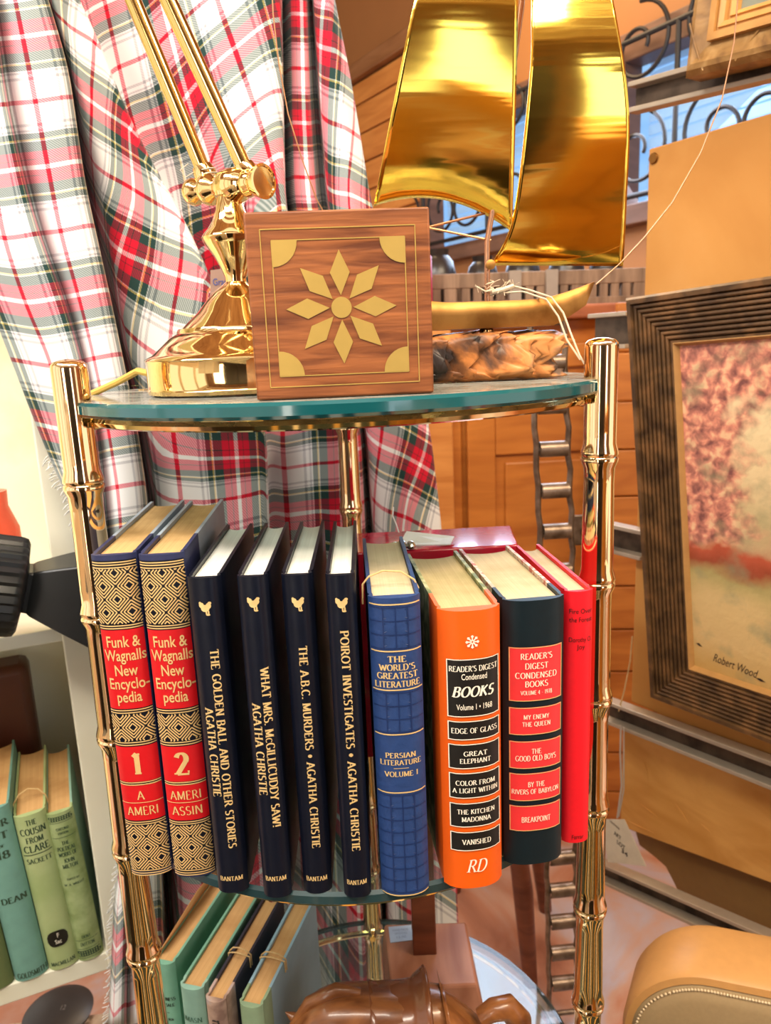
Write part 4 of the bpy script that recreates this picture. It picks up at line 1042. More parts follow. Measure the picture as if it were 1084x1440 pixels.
def moulding(prof, m, name, W=None, Hh=None):
    mb = MB(); W = W or fw; Hh = Hh or fh
    rings = [[fp(i, i, o), fp(W-i, i, o), fp(W-i, Hh-i, o), fp(i, Hh-i, o)] for i, o in prof]
    for a, b in zip(rings, rings[1:]):
        for k in range(4): mb.quad(a[k], a[(k+1) % 4], b[(k+1) % 4], b[k])
    return mb.build(name, m, pt, smooth=25)
prof = [(0, -.012), (0, .018), (.003, .022), (.009, .022), (.011, .016)]
i = .011
for k in range(8):
    prof += [(i+.0010, .0185-k*.0007), (i+.0035, .0195-k*.0007), (i+.0052, .0185-k*.0007), (i+.0062, .0120-k*.0007)]; i += .0066
prof += [(i+.001, .012), (i+.004, .012)]
moulding(prof, gilt_wood, 'frame'); fi = i+.004
moulding([(fi, .012), (fi+.001, .0125), (fi+.005, .006), (fi+.0055, .003)], inner_gold, 'inner_edge')
def painting_mat():
    m, nt, b, N, L = newmat('autumn_landscape_paint')
    b.inputs['Roughness'].default_value = .38
    uv = N.new('ShaderNodeUVMap'); sp = N.new('ShaderNodeSeparateXYZ')
    nz = N.new('ShaderNodeTexNoise'); nz.inputs['Scale'].default_value = 7; nz.inputs['Detail'].default_value = 8; L.new(uv.outputs[0], nz.inputs['Vector'])
    # wobble the layout with brush noise
    wob = N.new('ShaderNodeMath'); wob.operation = 'MULTIPLY_ADD'; wob.inputs[1].default_value = .16; wob.inputs[2].default_value = -.08
    L.new(nz.outputs['Fac'], wob.inputs[0]); L.new(uv.outputs[0], sp.inputs[0])
    slope = N.new('ShaderNodeMath'); slope.operation = 'MULTIPLY_ADD'; slope.inputs[1].default_value = .06; L.new(sp.outputs['X'], slope.inputs[0]); L.new(sp.outputs['Y'], slope.inputs[2])
    ad = N.new('ShaderNodeMath'); ad.operation = 'ADD'; L.new(slope.outputs[0], ad.inputs[0]); L.new(wob.outputs[0], ad.inputs[1])
    cr = N.new('ShaderNodeValToRGB'); e = cr.color_ramp.elements
    st = [(0,(.60,.36,.11)), (.12,(.66,.45,.19)), (.25,(.60,.42,.18)), (.32,(.40,.32,.12)), (.365,(.30,.06,.025)), (.41,(.46,.09,.04)), (.44,(.52,.33,.17)), (.52,(.52,.41,.20)), (.62,(.74,.55,.29)), (.80,(.82,.64,.36)), (1,(.80,.58,.34))]
    while len(e) < len(st): e.new(.5)
    for el, (p, c) in zip(e, st): el.position = p; el.color = c4(c)
    L.new(ad.outputs[0], cr.inputs[0])
    # foliage: dusty reds at the top and down the left edge
    fx1 = N.new('ShaderNodeMapRange'); fx1.inputs['From Min'].default_value = .72; fx1.inputs['From Max'].default_value = .92; L.new(sp.outputs['Y'], fx1.inputs['Value'])
    fx2 = N.new('ShaderNodeMapRange'); fx2.inputs['From Min'].default_value = .34; fx2.inputs['From Max'].default_value = .04; L.new(sp.outputs['X'], fx2.inputs['Value'])
    fx3 = N.new('ShaderNodeMapRange'); fx3.inputs['From Min'].default_value = .36; fx3.inputs['From Max'].default_value = .46; L.new(sp.outputs['Y'], fx3.inputs['Value'])
    mm = N.new('ShaderNodeMath'); mm.operation = 'MULTIPLY'; L.new(fx2.outputs[0], mm.inputs[0]); L.new(fx3.outputs[0], mm.inputs[1])
    mxx = N.new('ShaderNodeMath'); mxx.operation = 'MAXIMUM'; L.new(fx1.outputs[0], mxx.inputs[0]); L.new(mm.outputs[0], mxx.inputs[1])
    n2 = N.new('ShaderNodeTexNoise'); n2.inputs['Scale'].default_value = 16; n2.inputs['Detail'].default_value = 9; n2.inputs['Distortion'].default_value = .25; L.new(uv.outputs[0], n2.inputs['Vector'])
    s1 = N.new('ShaderNodeMath'); s1.operation = 'ADD'; L.new(mxx.outputs[0], s1.inputs[0]); L.new(n2.outputs['Fac'], s1.inputs[1])
    msk = N.new('ShaderNodeMapRange'); msk.inputs['From Min'].default_value = .88; msk.inputs['From Max'].default_value = 1.18; L.new(s1.outputs[0], msk.inputs['Value'])
    n3 = N.new('ShaderNodeTexNoise'); n3.inputs['Scale'].default_value = 30; n3.inputs['Detail'].default_value = 9; n3.inputs['Distortion'].default_value = .3; L.new(uv.outputs[0], n3.inputs['Vector'])
    c2_ = N.new('ShaderNodeValToRGB'); e = c2_.color_ramp.elements
    st = [(.34,(.20,.07,.06)), (.46,(.46,.17,.12)), (.55,(.72,.28,.18)), (.64,(.80,.50,.28))]
    while len(e) < len(st): e.new(.5)
    for el, (p, c) in zip(e, st): el.position = p; el.color = c4(c)
    L.new(n3.outputs['Fac'], c2_.inputs[0])
    mx = N.new('ShaderNodeMix'); mx.data_type = 'RGBA'; L.new(msk.outputs[0], mx.inputs['Factor']); L.new(cr.outputs[0], mx.inputs['A']); L.new(c2_.outputs[0], mx.inputs['B'])
    # sage green mist in the middle distance
    n4 = N.new('ShaderNodeTexNoise'); n4.inputs['Scale'].default_value = 9; n4.inputs['Detail'].default_value = 7; L.new(uv.outputs[0], n4.inputs['Vector'])
    g1 = N.new('ShaderNodeMapRange'); g1.inputs['From Min'].default_value = .52; g1.inputs['From Max'].default_value = .70; g1.inputs['To Max'].default_value = .7; L.new(n4.outputs['Fac'], g1.inputs['Value'])
    g2 = N.new('ShaderNodeMix'); g2.data_type = 'RGBA'; g2.inputs['B'].default_value = (.24,.24,.13,1); L.new(g1.outputs[0], g2.inputs['Factor']); L.new(mx.outputs['Result'], g2.inputs['A'])
    L.new(g2.outputs['Result'], b.inputs['Base Color'])
    bp = N.new('ShaderNodeBump'); bp.inputs['Strength'].default_value = .5; bp.inputs['Distance'].default_value = .002; L.new(n3.outputs['Fac'], bp.inputs['Height']); L.new(bp.outputs['Normal'], b.inputs['Normal'])
    return m
mb = MB(); cw = fw-2*fi; chh = fh-2*fi
q = [fp(fi+.004, fi+.004, .004), fp(fw-fi-.004, fi+.004, .004), fp(fw-fi-.004, fh-fi-.004, .004), fp(fi+.004, fh-fi-.004, .004)]
mb.grid([[q[0], q[1]], [q[3], q[2]]], uvs=[[(0,0), (cw/chh*1.0,0)], [(0,1), (cw/chh*1.0,1)]])
cvp = mb.build('canvas', painting_mat(), pt, smooth=0, fix=False)
tx = MB(); put(tx, font_polys('Robert Wood', -.004, .35), lambda x, z: fp(x+z*.1, z-.09*(x-.11), .0046), fi+.062, fi+.028, .013, width=.068)
for (a, b, c, d) in ((.010,.043,.020,.040), (.102,.017,.116,.015)): tx.poly([fp(fi+a, fi+b, .0046), fp(fi+(a+c)/2, fi+b-.003, .0046), fp(fi+c, fi+d, .0046), fp(fi+(a+c)/2, fi+b+.0015, .0046)])
tx.build('signature', plain('black_paint', (.02,.012,.012), .5), cvp, smooth=0)
mb = MB(); mb.obox(fp(.01, .01, -.010), fx*(fw-.02), fz*(fh-.02), -fy*.006); mb.build('backing', oak_dark, pt, smooth=0)

# second frame, top right
s_, z_ = rk_px(972, 112, .03); s2_, z2_ = rk_px(1084, 85, .03)
F0 = rk(s_, z_, .03); fx2 = (-dv + UP*((z2_-z_)/(s2_-s_))*1.0).normalized(); fz2 = (UP - fx2*UP.dot(fx2)).normalized()
bark = ramp_mat('rough_frame_wood', [(.3,(.12,.055,.015)), (.5,(.30,.155,.045)), (.7,(.46,.27,.10))], (1,1,1), 26, 9, .8, .5, .35, .5)
fgold = wood('fluted_gold_wood', (.34,.15,.035), (.62,.33,.10), (1,1,1), .42, 14)
pf = thing('framed_picture', 'heavy carved wood picture frame hanging above the tan canvas', 'picture frame', F0)
def fq(x, z, o): return F0 + fx2*x + fz2*z + nv*o
def mould2(prof, m, name):
    mb = MB(); W, Hh = .40, .36
    rings = [[fq(i, i, o), fq(W-i, i, o), fq(W-i, Hh-i, o), fq(i, Hh-i, o)] for i, o in prof]
    for a, b in zip(rings, rings[1:]):
        for k in range(4): mb.quad(a[k], a[(k+1) % 4], b[(k+1) % 4], b[k])
    return mb.build(name, m, pf, smooth=25)
mould2([(0,-.02),(0,.012),(.006,.02),(.012,.022),(.030,.016),(.0335,.014)], bark, 'outer_frame')
mould2([(.0335,.014),(.0335,.024),(.042,.024),(.0425,.019),(.0455,.019),(.046,.022),(.052,.020),(.053,.013),(.056,.013),(.057,.016),(.062,.012),(.063,.004)], fgold, 'inner_frame')
mb = MB(); mb.quad(fq(.062,.062,.004), fq(.338,.062,.004), fq(.338,.298,.004), fq(.062,.298,.004)); mb.build('picture', plain('grey_green_print', (.22,.24,.19), .15), pf, smooth=0)
mb = MB(); mb.tube([fq(.030,.002,.0185), fq(.014,.036,.0215), fq(.004,.06,.022)], .0012, 6); mb.tube([fq(.075,.004,.019), fq(.10,.032,.0175)], .0012, 6); mb.build('grain_ridge', bark, pf)

# price tag on a beaded string
tp = rk_px(878, 1185, .02)
tgt = thing('price_tag', 'cream price tag hanging on string under the long steel rail', 'tag', rk(tp[0], tp[1], .02))
def pk(px, py, o=.02): s, z = rk_px(px, py, o); return rk(s, z, o)
mb = MB(); a, b, c, d = pk(846,1152), pk(878,1152), pk(909,1218), pk(855,1212); mb.prism([a, b, c, d], nv*.0008); mb.build('card', plain('cream_card', (.66,.58,.44), .6), tgt, smooth=0)
mb = MB(); mb.tube([pk(873,1020,.012), pk(872,1060,.016), pk(874,1105,.018), pk(868,1150,.021)], .0016, 6); mb.tube([pk(877,1022,.012), pk(877,1065,.016), pk(877,1110,.018), pk(870,1148,.021)], .0012, 6); mb.build('string', plain('grey_bead_string', (.42,.36,.30), .5), tgt)
tx = MB()
for s, px, py, w_, h_ in (('VINTAGE', 864, 1160, .028, .004), ('ART', 868, 1175, .020, .008), ('LOT', 873, 1188, .022, .008), ('34', 878, 1199, .018, .008)):
    c = pk(px, py, .0213)
    put(tx, font_polys(s, .015), lambda x, z: c - dv*x + UP*(z-.18*x), 0, 0, h_, width=w_*.8)
tx.build('lettering', plain('black_ink', (.05,.04,.035), .5), tgt, smooth=0)
mb = MB(); mb.tube([pk(889, 895, .003), pk(886, 930, .003), pk(878, 970, .003), pk(870, 1000, .003)], .0012, 6); tag(mb.build('hanging_string', twine), 'thin tan cord hanging from the left side of the painting', 'string')

# steel link chain
chain_m = ramp_mat('oiled_chain_steel', [(.35,(.13,.085,.055)), (.6,(.30,.22,.16))], (1,1,1), 40, 6, 0, .38, .5, .15, .75)
chn = thing('link_chain', 'long flat link steel chain hanging between the etagere and the canvas', 'chain', at(770, 1400, 1.15))
CYd = 1.13
ca = at(742, 440, CYd); cb = at(790, 1480, CYd); cmid = at(768, 700, CYd)
def chain_pos(z):
    # left edge x of the chain from the photograph's hanging line
    zA, zB, zC = at(748, 573, CYd), at(757, 766, CYd), at(770, 1400, CYd)
    if z > zB.z: k = (zA.z-z)/(zA.z-zB.z); return zA.x+(zB.x-zA.x)*k
    k = (zB.z-z)/(zB.z-zC.z); return zB.x+(zC.x-zB.x)*k
pitch = .0665; zc = at(748, 573, CYd).z + 2*pitch; wch = .058
while zc > .10:
    xl = chain_pos(zc); xl2 = chain_pos(zc-pitch)
    lk = MB()
    # barrel: open hook
    for (r, th) in ((.0115, 0),):
        pts_o = []; 
        arc = [R(a) for a in range(-60, 241, 20)]
        po = [(math.cos(a)*.0128, math.sin(a)*.0128) for a in arc]; pi_ = [(math.cos(a)*.0082, math.sin(a)*.0082) for a in reversed(arc)]
        poly = [Vector((xl+.008, CYd+q[0], zc+q[1])) for q in po+pi_]
        lk_poly = poly
        n = len(po); A = [Vector((xl+.008, CYd+q[0], zc+q[1])) for q in po]; Bq = [Vector((xl+.008, CYd+q[0], zc+q[1])) for q in reversed(pi_)]
        ex = Vector((wch-.014, 0, 0))
        for i in range(n-1):
            lk.quad(A[i], A[i+1], A[i+1]+ex, A[i]+ex); lk.quad(Bq[i+1], Bq[i], Bq[i]+ex, Bq[i+1]+ex)
            lk.quad(A[i+1], A[i], Bq[i], Bq[i+1]); lk.quad(A[i]+ex, A[i+1]+ex, Bq[i+1]+ex, Bq[i]+ex)
        for i in (0, n-1): lk.quad(A[i], A[i]+ex, Bq[i]+ex, Bq[i])
    for sd in (0, 1):
        x0 = xl+.0045 if sd == 0 else xl+wch-.0045; x1 = xl2+.0045 if sd == 0 else xl2+wch-.0045
        bow = -.003 if sd == 0 else .003
        lk.tube([Vector((x0, CYd, zc+.004)), Vector((x0+bow*.3, CYd, zc-.012)), Vector(((x0+x1)/2+bow, CYd-.002, zc-pitch/2)), Vector((x1+bow*.3, CYd, zc-pitch+.012)), Vector((x1, CYd, zc-pitch+.002))], [.0055, .0050, .0048, .0050, .0052], 8)
    lk.tube([Vector((xl2+.003, CYd, zc-pitch)), Vector((xl2+wch-.003, CYd, zc-pitch))], .0048, 10)
    lk.build('chain_link', chain_m, chn, smooth=50); zc -= pitch
mb = MB(); z0_ = at(800, 745, CYd).z; mb.obox((chain_pos(z0_)+wch-.004, CYd-.004, z0_-.026), (.062, .010, -.004), (0, .006, 0), (0, 0, .050)); mb.lathe([(.010, -.004), (.010, .005), (.006, .009)], (chain_pos(z0_)+wch+.022, CYd-.002, z0_-.004), 16, axis=(0,-1,0)); mb.build('side_lug', chain_m, chn, smooth=40, bevel=.002)

# ------------------------------------------------------------------ tan bag, bottom right
leather = plain('tan_smooth_leather', (.58, .30, .10), .42, 0, .5, .10, 70, .04)
taupe = plain('beige_nylon', (.42, .30, .16), .6, 0, .3, .1, 200, .05)
bag = thing('handbag', 'tan leather bag with beige front and bead edged zipper', 'bag', (.46, .78, .30))
def bag_ring(scale, y, zoff=0):
    pts = []
    x0, x1, z0, z1, r = .333, .64, .30, .548, .10
    x0 += scale; x1 -= scale; z0 += scale; z1 -= scale; r = max(.02, r-scale)
    for cx_, cz2, a0 in ((x1-r, z1-r, 0), (x0+r, z1-r, 90), (x0+r, z0+r, 180), (x1-r, z0+r, 270)):
        for i in range(13):
            a = R(a0+90*i/12); pts.append(Vector((cx_+r*math.cos(a)+.66*(y-.755), y + (cx_+r*math.cos(a)-.337)*-.30, cz2+r*math.sin(a)-.10*(cx_+r*math.cos(a)-.337))))
    return pts
def band(prof, name, m, parent, smooth=40):
    mb = MB(); rings = [bag_ring(s, y) for s, y in prof]; n = len(rings[0])
    for a, b in zip(rings, rings[1:]):
        for j in range(n): mb.quad(a[j], a[(j+1) % n], b[(j+1) % n], b[j])
    return mb, rings
mb, rg = band([(.012,.755),(.004,.757),(0,.764),(0,.825),(.004,.835),(.02,.84)], 'gusset', leather, bag); mb.poly(rg[-1]); mb.build('gusset', leather, bag)
mb, rg = band([(.012,.7575),(.022,.7515),(.034,.750),(.06,.749)], 'front', taupe, bag); mb.poly(list(reversed(rg[-1]))); mb.build('front_panel', taupe, bag, smooth=60)
bead = plain('cream_beads', (.78, .62, .40), .35, .2)
mb = MB(); ring = bag_ring(.017, .7525); tot = 0; last = None
dense = []
for a, b in zip(ring, ring[1:]+ring[:1]):
    n = max(1, int((b-a).length/.0036)); dense += [a.lerp(b, i/n) for i in range(n)]
for p in dense:
    if p.z < .40 or p.x > .56: continue
    mb.lathe([(.0004,-.0018),(.0015,-.0010),(.0019,0),(.0015,.0010),(.0004,.0018)], p, 7)
o = mb.build('zipper_teeth', bead, bag); o['kind'] = 'stuff'
mb = MB(); ring = bag_ring(.0035, .7605)
mb.tube(ring, .0009, 5, closed=True); mb.build('stitch_seam', leather, bag)
mb = MB(); p = at(1000, 1440, .745); mb.obox((p.x-.004, p.y-.004+.0, p.z-.02), (.06, -.015, 0), (0, .003, 0), (0, 0, .024)); mb.build('front_patch', plain('beige_patch', (.55,.40,.24), .5), bag, smooth=0, bevel=.001)
mb = MB(); mb.box(.50, .76, .76, 1.0, 0.222, .262)
crt = thing('stool', 'wooden stand under the tan bag', 'stool', (.5, .82, 0))
mb.build('seat', oak_dark, crt)
for (sx, sy) in ((.52,.78),(.72,.78),(.52,.96),(.72,.96)):
    mb = MB(); mb.box(sx, sx+.025, sy, sy+.025, 0, .222); mb.build('leg', oak_dark, crt)

# ------------------------------------------------------------------ lower shelf: four leaning books, wooden horse, wooden stand
green_cl = plain('sea_green_cloth', (.19, .40, .28), .65, 0, .3, .18, 60, .08)
green_cl2 = plain('pale_sea_green_cloth', (.28, .47, .37), .65, 0, .3, .18, 60, .08)
sage_cl = plain('sage_cloth', (.24, .33, .20), .65, 0, .3, .15, 60, .08)
sky_cl = plain('blue_grey_cloth', (.28, .44, .52), .55, 0, .3, .15, 40, .05)
worn_cl = ramp_mat('scuffed_tan_spine', [(.35,(.22,.13,.10)), (.55,(.50,.34,.26)), (.7,(.42,.42,.50))], (1,1,1), 40, 8, 0, .7)
dark_slate = plain('slate_cloth', (.035, .032, .045), .5, 0, .4, .2, 60, .05)
LOW = [('sea green book lettered HAPPINESS FOR SALE, leaning on the lower shelf', (-.1860, .634), .0225, .205, .145, green_cl, green_cl, pg_orange),
       ('pale green book lettered OMASN, second on the lower shelf', (-.1555, .606), .025, .1995, .140, green_cl2, green_cl, pg_orange),
       ('scuffed tan spined dark book with twine, third on the lower shelf', (-.1310, .589), .0205, .1995, .140, worn_cl, dark_slate, pg_orange),
       ('sage spined book with blue grey boards and twine, beside the carved horse', (-.0975, .579), .0235, .1995, .142, sage_cl, sky_cl, pg_orange)]
for i, (lab, (x, y), bw, bh, bd, sm, bm_, pm) in enumerate(LOW):
    root, cover, fn = make_book(lab, (x, y, SH3+.0003), R(-20), bw, bd, bh, sm, bm_, pm, 'books on the lower shelf', bulge=.003, quarter=.022 if i > 1 else .012)
    tx = MB()
    if i == 0:
        put(tx, stroke_polys('HAPPINESS', True, 1.3), fn, 0, bh-.040, .0036, width=.0185); put(tx, stroke_polys('FOR SALE', True, 1.3), fn, 0, bh-.047, .0036, width=.0165)
        line_on(tx, fn, -.003, .003, bh-.056, .0005); put(tx, stroke_polys('CAMERON', True, 1.3), fn, 0, bh-.064, .0028, width=.012)
    elif i == 1: put(tx, stroke_polys('OMASN', True, 1.0), fn, -.001, bh-.034, .0052, width=.021)
    elif i == 2: put(tx, font_polys('my', .02), fn, .003, bh-.028, .010, width=.016, vert=True)
    else: put(tx, stroke_polys('A', True, 1.0), fn, -.004, bh-.030, .006, width=.004)
    tx.build('lettering', black_label if i != 1 else plain('green_ink', (.04,.13,.08), .5), root, local=True, smooth=0)
    if i == 0:
        mb = MB(); M0 = WORLD[root]
        q = [M0 @ Vector(v) for v in ((-.0088, .010, bh+.0005), (-.0066, .012, bh+.006), (-.0050, .080, bh+.0155), (-.0040, .140, bh+.010), (-.0075, .140, bh-.001))]
        mb.grid([[q[0], q[4]], [q[0].lerp(q[1], .6), q[3].lerp(q[4], .5)], [q[1], q[3]], [q[1].lerp(q[2], .25), q[2]]])
        mb.build('loose_sheet', plain('curled_brown_sheet', (.50,.24,.08), .7), root, solid=.0006)
    if i in (2, 3):
        M0 = WORLD[root]; h = bw/2
        for k in range(2):
            e = .003*k
            pts = [M0 @ Vector(v) for v in ((-h-.001, .052+e, bh-.012), (-h-.0012, .052+e, bh+.001), (-h*.6, .050+e, bh+.0045+e), (0, .049+e, bh+.0065+e), (h*.6, .050+e, bh+.0045+e), (h+.0012, .052+e, bh+.001), (h+.001, .053+e, bh-.012))]
            loop(('%s tan twine looped over the %s' % (('front', 'back')[k], ('scuffed tan book', 'sage green book')[i-2])), pts, .0007, 'twine_loop', None, 'twine loops on lower books')
# carved horse
carved = wood('carved_brown_wood', (.11, .030, .008), (.36, .135, .04), (8, 30, 14), .30, 3, .12, .5)
carved.node_tree.nodes['Principled BSDF'].inputs['Coat Weight'].default_value = .25
HY = .588
hs = thing('horse_figurine', 'carved brown wooden horse with lowered head and saddle on the lower shelf', 'figurine', (.055, HY, SH3))
def hp(px, py, dy=0): p = at(px, py, HY+dy); return p
def skin_obj(name, verts, edges, radii, mat, parent, sub=2, root_i=0):
    inv = WORLD[parent].inverted()
    me = bpy.data.meshes.new(name); me.from_pydata([tuple(inv @ Vector(v)) for v in verts], edges, []); me.materials.append(mat)
    o = bpy.data.objects.new(name, me); col.objects.link(o); o.parent = parent; WORLD[o] = WORLD[parent]
    md = o.modifiers.new('skin', 'SKIN'); md.use_smooth_shade = True
    for i, r in enumerate(radii):
        rr = r if isinstance(r, tuple) else (r, r)
        me.skin_vertices[0].data[i].radius = rr; me.skin_vertices[0].data[i].use_root = (i == root_i)
    ms = o.modifiers.new('sub', 'SUBSURF'); ms.levels = sub; ms.render_levels = sub
    return o
zf_ = SH3
V = [Vector((.106, HY, .668)), Vector((.082, HY, .668)), Vector((.055, HY, .666)), Vector((.020, HY, .670)), Vector((-.004, HY, .684)),   # rump, loin, belly, chest, withers
     Vector((-.024, HY, .689)), Vector((-.044, HY-.002, .680)), Vector((-.054, HY-.004, .648)), Vector((-.046, HY-.006, .616)), Vector((-.036, HY-.008, .594)),  # neck, poll, face, muzzle
     ]
E_ = [(i, i+1) for i in range(9)]
rad = [.027, .032, .032, .032, .028, .026, .0225, .0165, .0125, .0105]
def leg(base, pts, rs):
    global V, E_, rad
    prev = base
    for p, r in zip(pts, rs):
        V.append(Vector(p)); rad.append(r); E_.append((prev, len(V)-1)); prev = len(V)-1
for sy in (-1, 1):
    leg(3, [(.016, HY+sy*.014, .632), (.010, HY+sy*.016, .596), (.008, HY+sy*.016, .565), (.006, HY+sy*.016, .536), (.001, HY+sy*.016, .526)], [.015, .0095, .0075, .0065, .0075])
    leg(0, [(.112, HY+sy*.015, .634), (.106, HY+sy*.016, .602), (.120, HY+sy*.016, .570), (.116, HY+sy*.016, .538), (.110, HY+sy*.016, .526)], [.020, .012, .0075, .0065, .0075])
body = skin_obj('body', V, E_, [r*(1.14 if 4 <= i <= 9 else 1.0) for i, r in enumerate(rad)], carved, hs, 2, 2)
for sy, pxy in ((-1, ((428,1408),(417,1418),(409,1411))), (1, ((424,1388),(413,1396),(407,1388)))):
    mb = MB(); a = Vector((-.052, HY+sy*.010, .674)); tip = Vector((-.072, HY+sy*.013, .688 if sy > 0 else .672))
    mb.lathe([(.0055,0),(.0062,.006),(.004,.013),(.0005,.020)], a, 12, axis=tip-a); mb.build('ear', carved, hs, smooth=60)
mb = MB(); rows = []
for i in range(13):   # saddle laid over the back
    u = i/12; x = .012+.056*u; row = []
    lift = .0015+.011*max(0, (u-.72)/.28)**1.5+.004*max(0, (.15-u)/.15)
    for j in range(15):
        a = R(-100+200*j/14); rr = .0345+.0015+lift*max(0, math.cos(a))
        if u > .8: rr += .002
        row.append(Vector((x, HY+rr*math.sin(a)*1.0, .668+rr*math.cos(a))))
    rows.append(row)
mb.grid(rows); mb.build('saddle', plain('dark_carved_saddle', (.20,.065,.022), .25, 0, .5, .2, 60, .05, .3), hs, solid=.003, smooth=60)
mb = MB(); mb.tube([Vector((.118, HY, .668)), Vector((.131, HY, .675)), Vector((.145, HY, .676)), Vector((.156, HY, .660)), Vector((.160, HY, .625)), Vector((.154, HY, .590))], [.008, .0105, .012, .0125, .010, .004], 14)
mb.build('tail', carved, hs, smooth=70)
mb = MB(); rows = []
mb.tube([Vector((.004, HY, .712)), Vector((-.018, HY, .717)), Vector((-.044, HY, .706)), Vector((-.062, HY, .682))], [.004, .0065, .006, .003], 10); mb.build('mane', carved, hs, smooth=70)
mb = MB(); mb.obox((-.05, HY-.032, SH3), (.20, 0, 0), (0, .064, 0), (0, 0, .0075)); mb.build('plinth', carved, hs, bevel=.002)

# wooden stand
cherry = wood('cherry_block', (.24, .075, .035), (.52, .24, .15), (6, 2, 2), .38, 3, .05)
st_ = thing('wooden_stand', 'cherry wood block stand with square post and paper sticker', 'stand', (.095, .78, SH3))
mb = MB(); mb.hexa([(.036,.716,SH3),(.152,.708,SH3),(.156,.836,SH3),(.038,.842,SH3),(.041,.730,.570),(.143,.722,.570),(.148,.820,.570),(.042,.830,.570)]); mb.build('block', cherry, st_, smooth=0, bevel=.003)
mb = MB(); mb.obox((.073,.774,.569), (.029,-.002,0), (.002,.024,0), (0,0,.352)); mb.build('post', wood('dark_cherry', (.10,.022,.010), (.26,.07,.03), (3,3,10), .4), st_, smooth=0, bevel=.0015)
mb = MB(); a, b, c, d = atz(546,1304,.5704), atz(578,1301,.5704), atz(581,1322,.5704), atz(549,1326,.5704); mb.prism([d, c, b, a], (0,0,.0006)); so = mb.build('sticker', plain('pale_blue_sticker', (.55,.66,.85), .5), st_, smooth=0)
tx = MB(); e1 = (b-a).normalized(); e2 = (a-d).normalized(); cen = (a+b+c+d)/4
for k in range(3): put(tx, font_polys(('HAND MADE', 'WOOD', '12.00')[k], .0), lambda x, z: cen+e1*x+e2*z+Vector((0,0,.0008)), 0, .006-.006*k, .0036, width=.020-.004*k)
tx.build('lettering', plain('grey_blue_ink', (.25,.33,.5), .5), so, smooth=0)

# ------------------------------------------------------------------ behind: cabinet, slotted crate, pots, stool
cab = thing('cabinet', 'orange oak cabinet with raised panel door behind the etagere', 'cabinet', (.55, 2.0, 0))
CY0 = 1.90
mb = MB(); mb.box(.12, .36, CY0+.02, 2.35, 0, 1.36); mb.box(.36, .86, CY0+.03, 2.35, 0, 1.36); mb.build('body', oak, cab, smooth=0, bevel=.003)
mb = MB(); mb.box(.23, .335, CY0, CY0+.03, .1, 1.36); mb.build('stile', oak_light, cab, smooth=0, bevel=.004)
mb = MB(); mb.box(.10, .88, CY0-.02, 2.37, 1.36, 1.395); mb.build('top', wood('red_oak_top', (.20,.05,.018), (.42,.13,.05), (2,1,8)), cab, smooth=0, bevel=.006)
dr = MB()
X0, X1 = .372, .86
dr.box(X0, X0+.075, CY0, CY0+.025, .08, 1.30); dr.box(X1-.07, X1, CY0, CY0+.025, .08, 1.30); dr.box(X0+.075, X1-.07, CY0, CY0+.025, 1.02, 1.15); dr.box(X0+.075, X1-.07, CY0, CY0+.025, .08, .2); dr.box(X0+.075, X1-.07, CY0, CY0+.025, 1.24, 1.30)
do = dr.build('door', oak, cab, smooth=0, bevel=.004)
mb = MB(); mb.box(X0+.07, X1-.06, CY0+.012, CY0+.03, .19, 1.03); mb.box(X0+.10, X1-.09, CY0+.002, CY0+.02, .22, 1.0); mb.box(X0+.07, X1-.06, CY0+.012, CY0+.03, 1.14, 1.25); mb.build('panel', oak, do, smooth=0, bevel=.006)
mb = MB()
for zz in (.30,.42,.54,.66,.78): mb.box(.14, .225, CY0+.005, CY0+.022, zz, zz+.105)
for zz in (.95, 1.06): mb.box(.14, .225, CY0+.005, CY0+.022, zz, zz+.1)
mb.build('drawer_front', oak_light, cab, smooth=0, bevel=.004)
pbx = thing('plank_board', 'upright orange plank partition beyond the brass right post', 'partition', (.78, 1.72, 0))
mb = MB(); zz = 0
while zz < 1.30: mb.obox((.70, 1.74, zz), (.36, -.06, 0), (.004, .022, 0), (0, 0, .112)); zz += .116
mb.build('planks', oak, pbx, smooth=0, bevel=.003)
crate = thing('slotted_crate', 'weathered wooden crate with dark vertical slots on the cabinet', 'crate', (.5, 2.0, 1.395))
weath = wood('weathered_slats', (.13, .075, .045), (.34, .22, .14), (14, 2, 2), .6)
mb = MB(); x = .16; k = 0
while x < .84:
    wd_ = .030 if k % 5 else .045
    mb.box(x, x+wd_*.72, 1.93, 1.942, 1.397, 1.475); x += wd_; k += 1
mb.box(.15, .86, 1.928, 1.944, 1.396, 1.414); mb.box(.15, .86, 1.928, 1.944, 1.446, 1.482); mb.box(.15, .86, 2.16, 2.175, 1.396, 1.475); mb.box(.15, .165, 1.944, 2.16, 1.396, 1.475); mb.box(.845, .86, 1.944, 2.16, 1.396, 1.475)
mb.box(.165, .845, 1.945, 2.16, 1.396, 1.404); mb.build('slats', weath, crate, smooth=0, bevel=.002)
for xx in (.49, .585):
    mb = MB(); mb.box(xx, xx+.03, 1.916, 1.927, 1.396, 1.484); mb.build('upright', plain('grey_batten', (.32,.26,.21), .5), crate, smooth=0)
dark_pot = plain('dark_glazed_pot', (.025, .018, .015), .3, 0, .5, .3, 20)
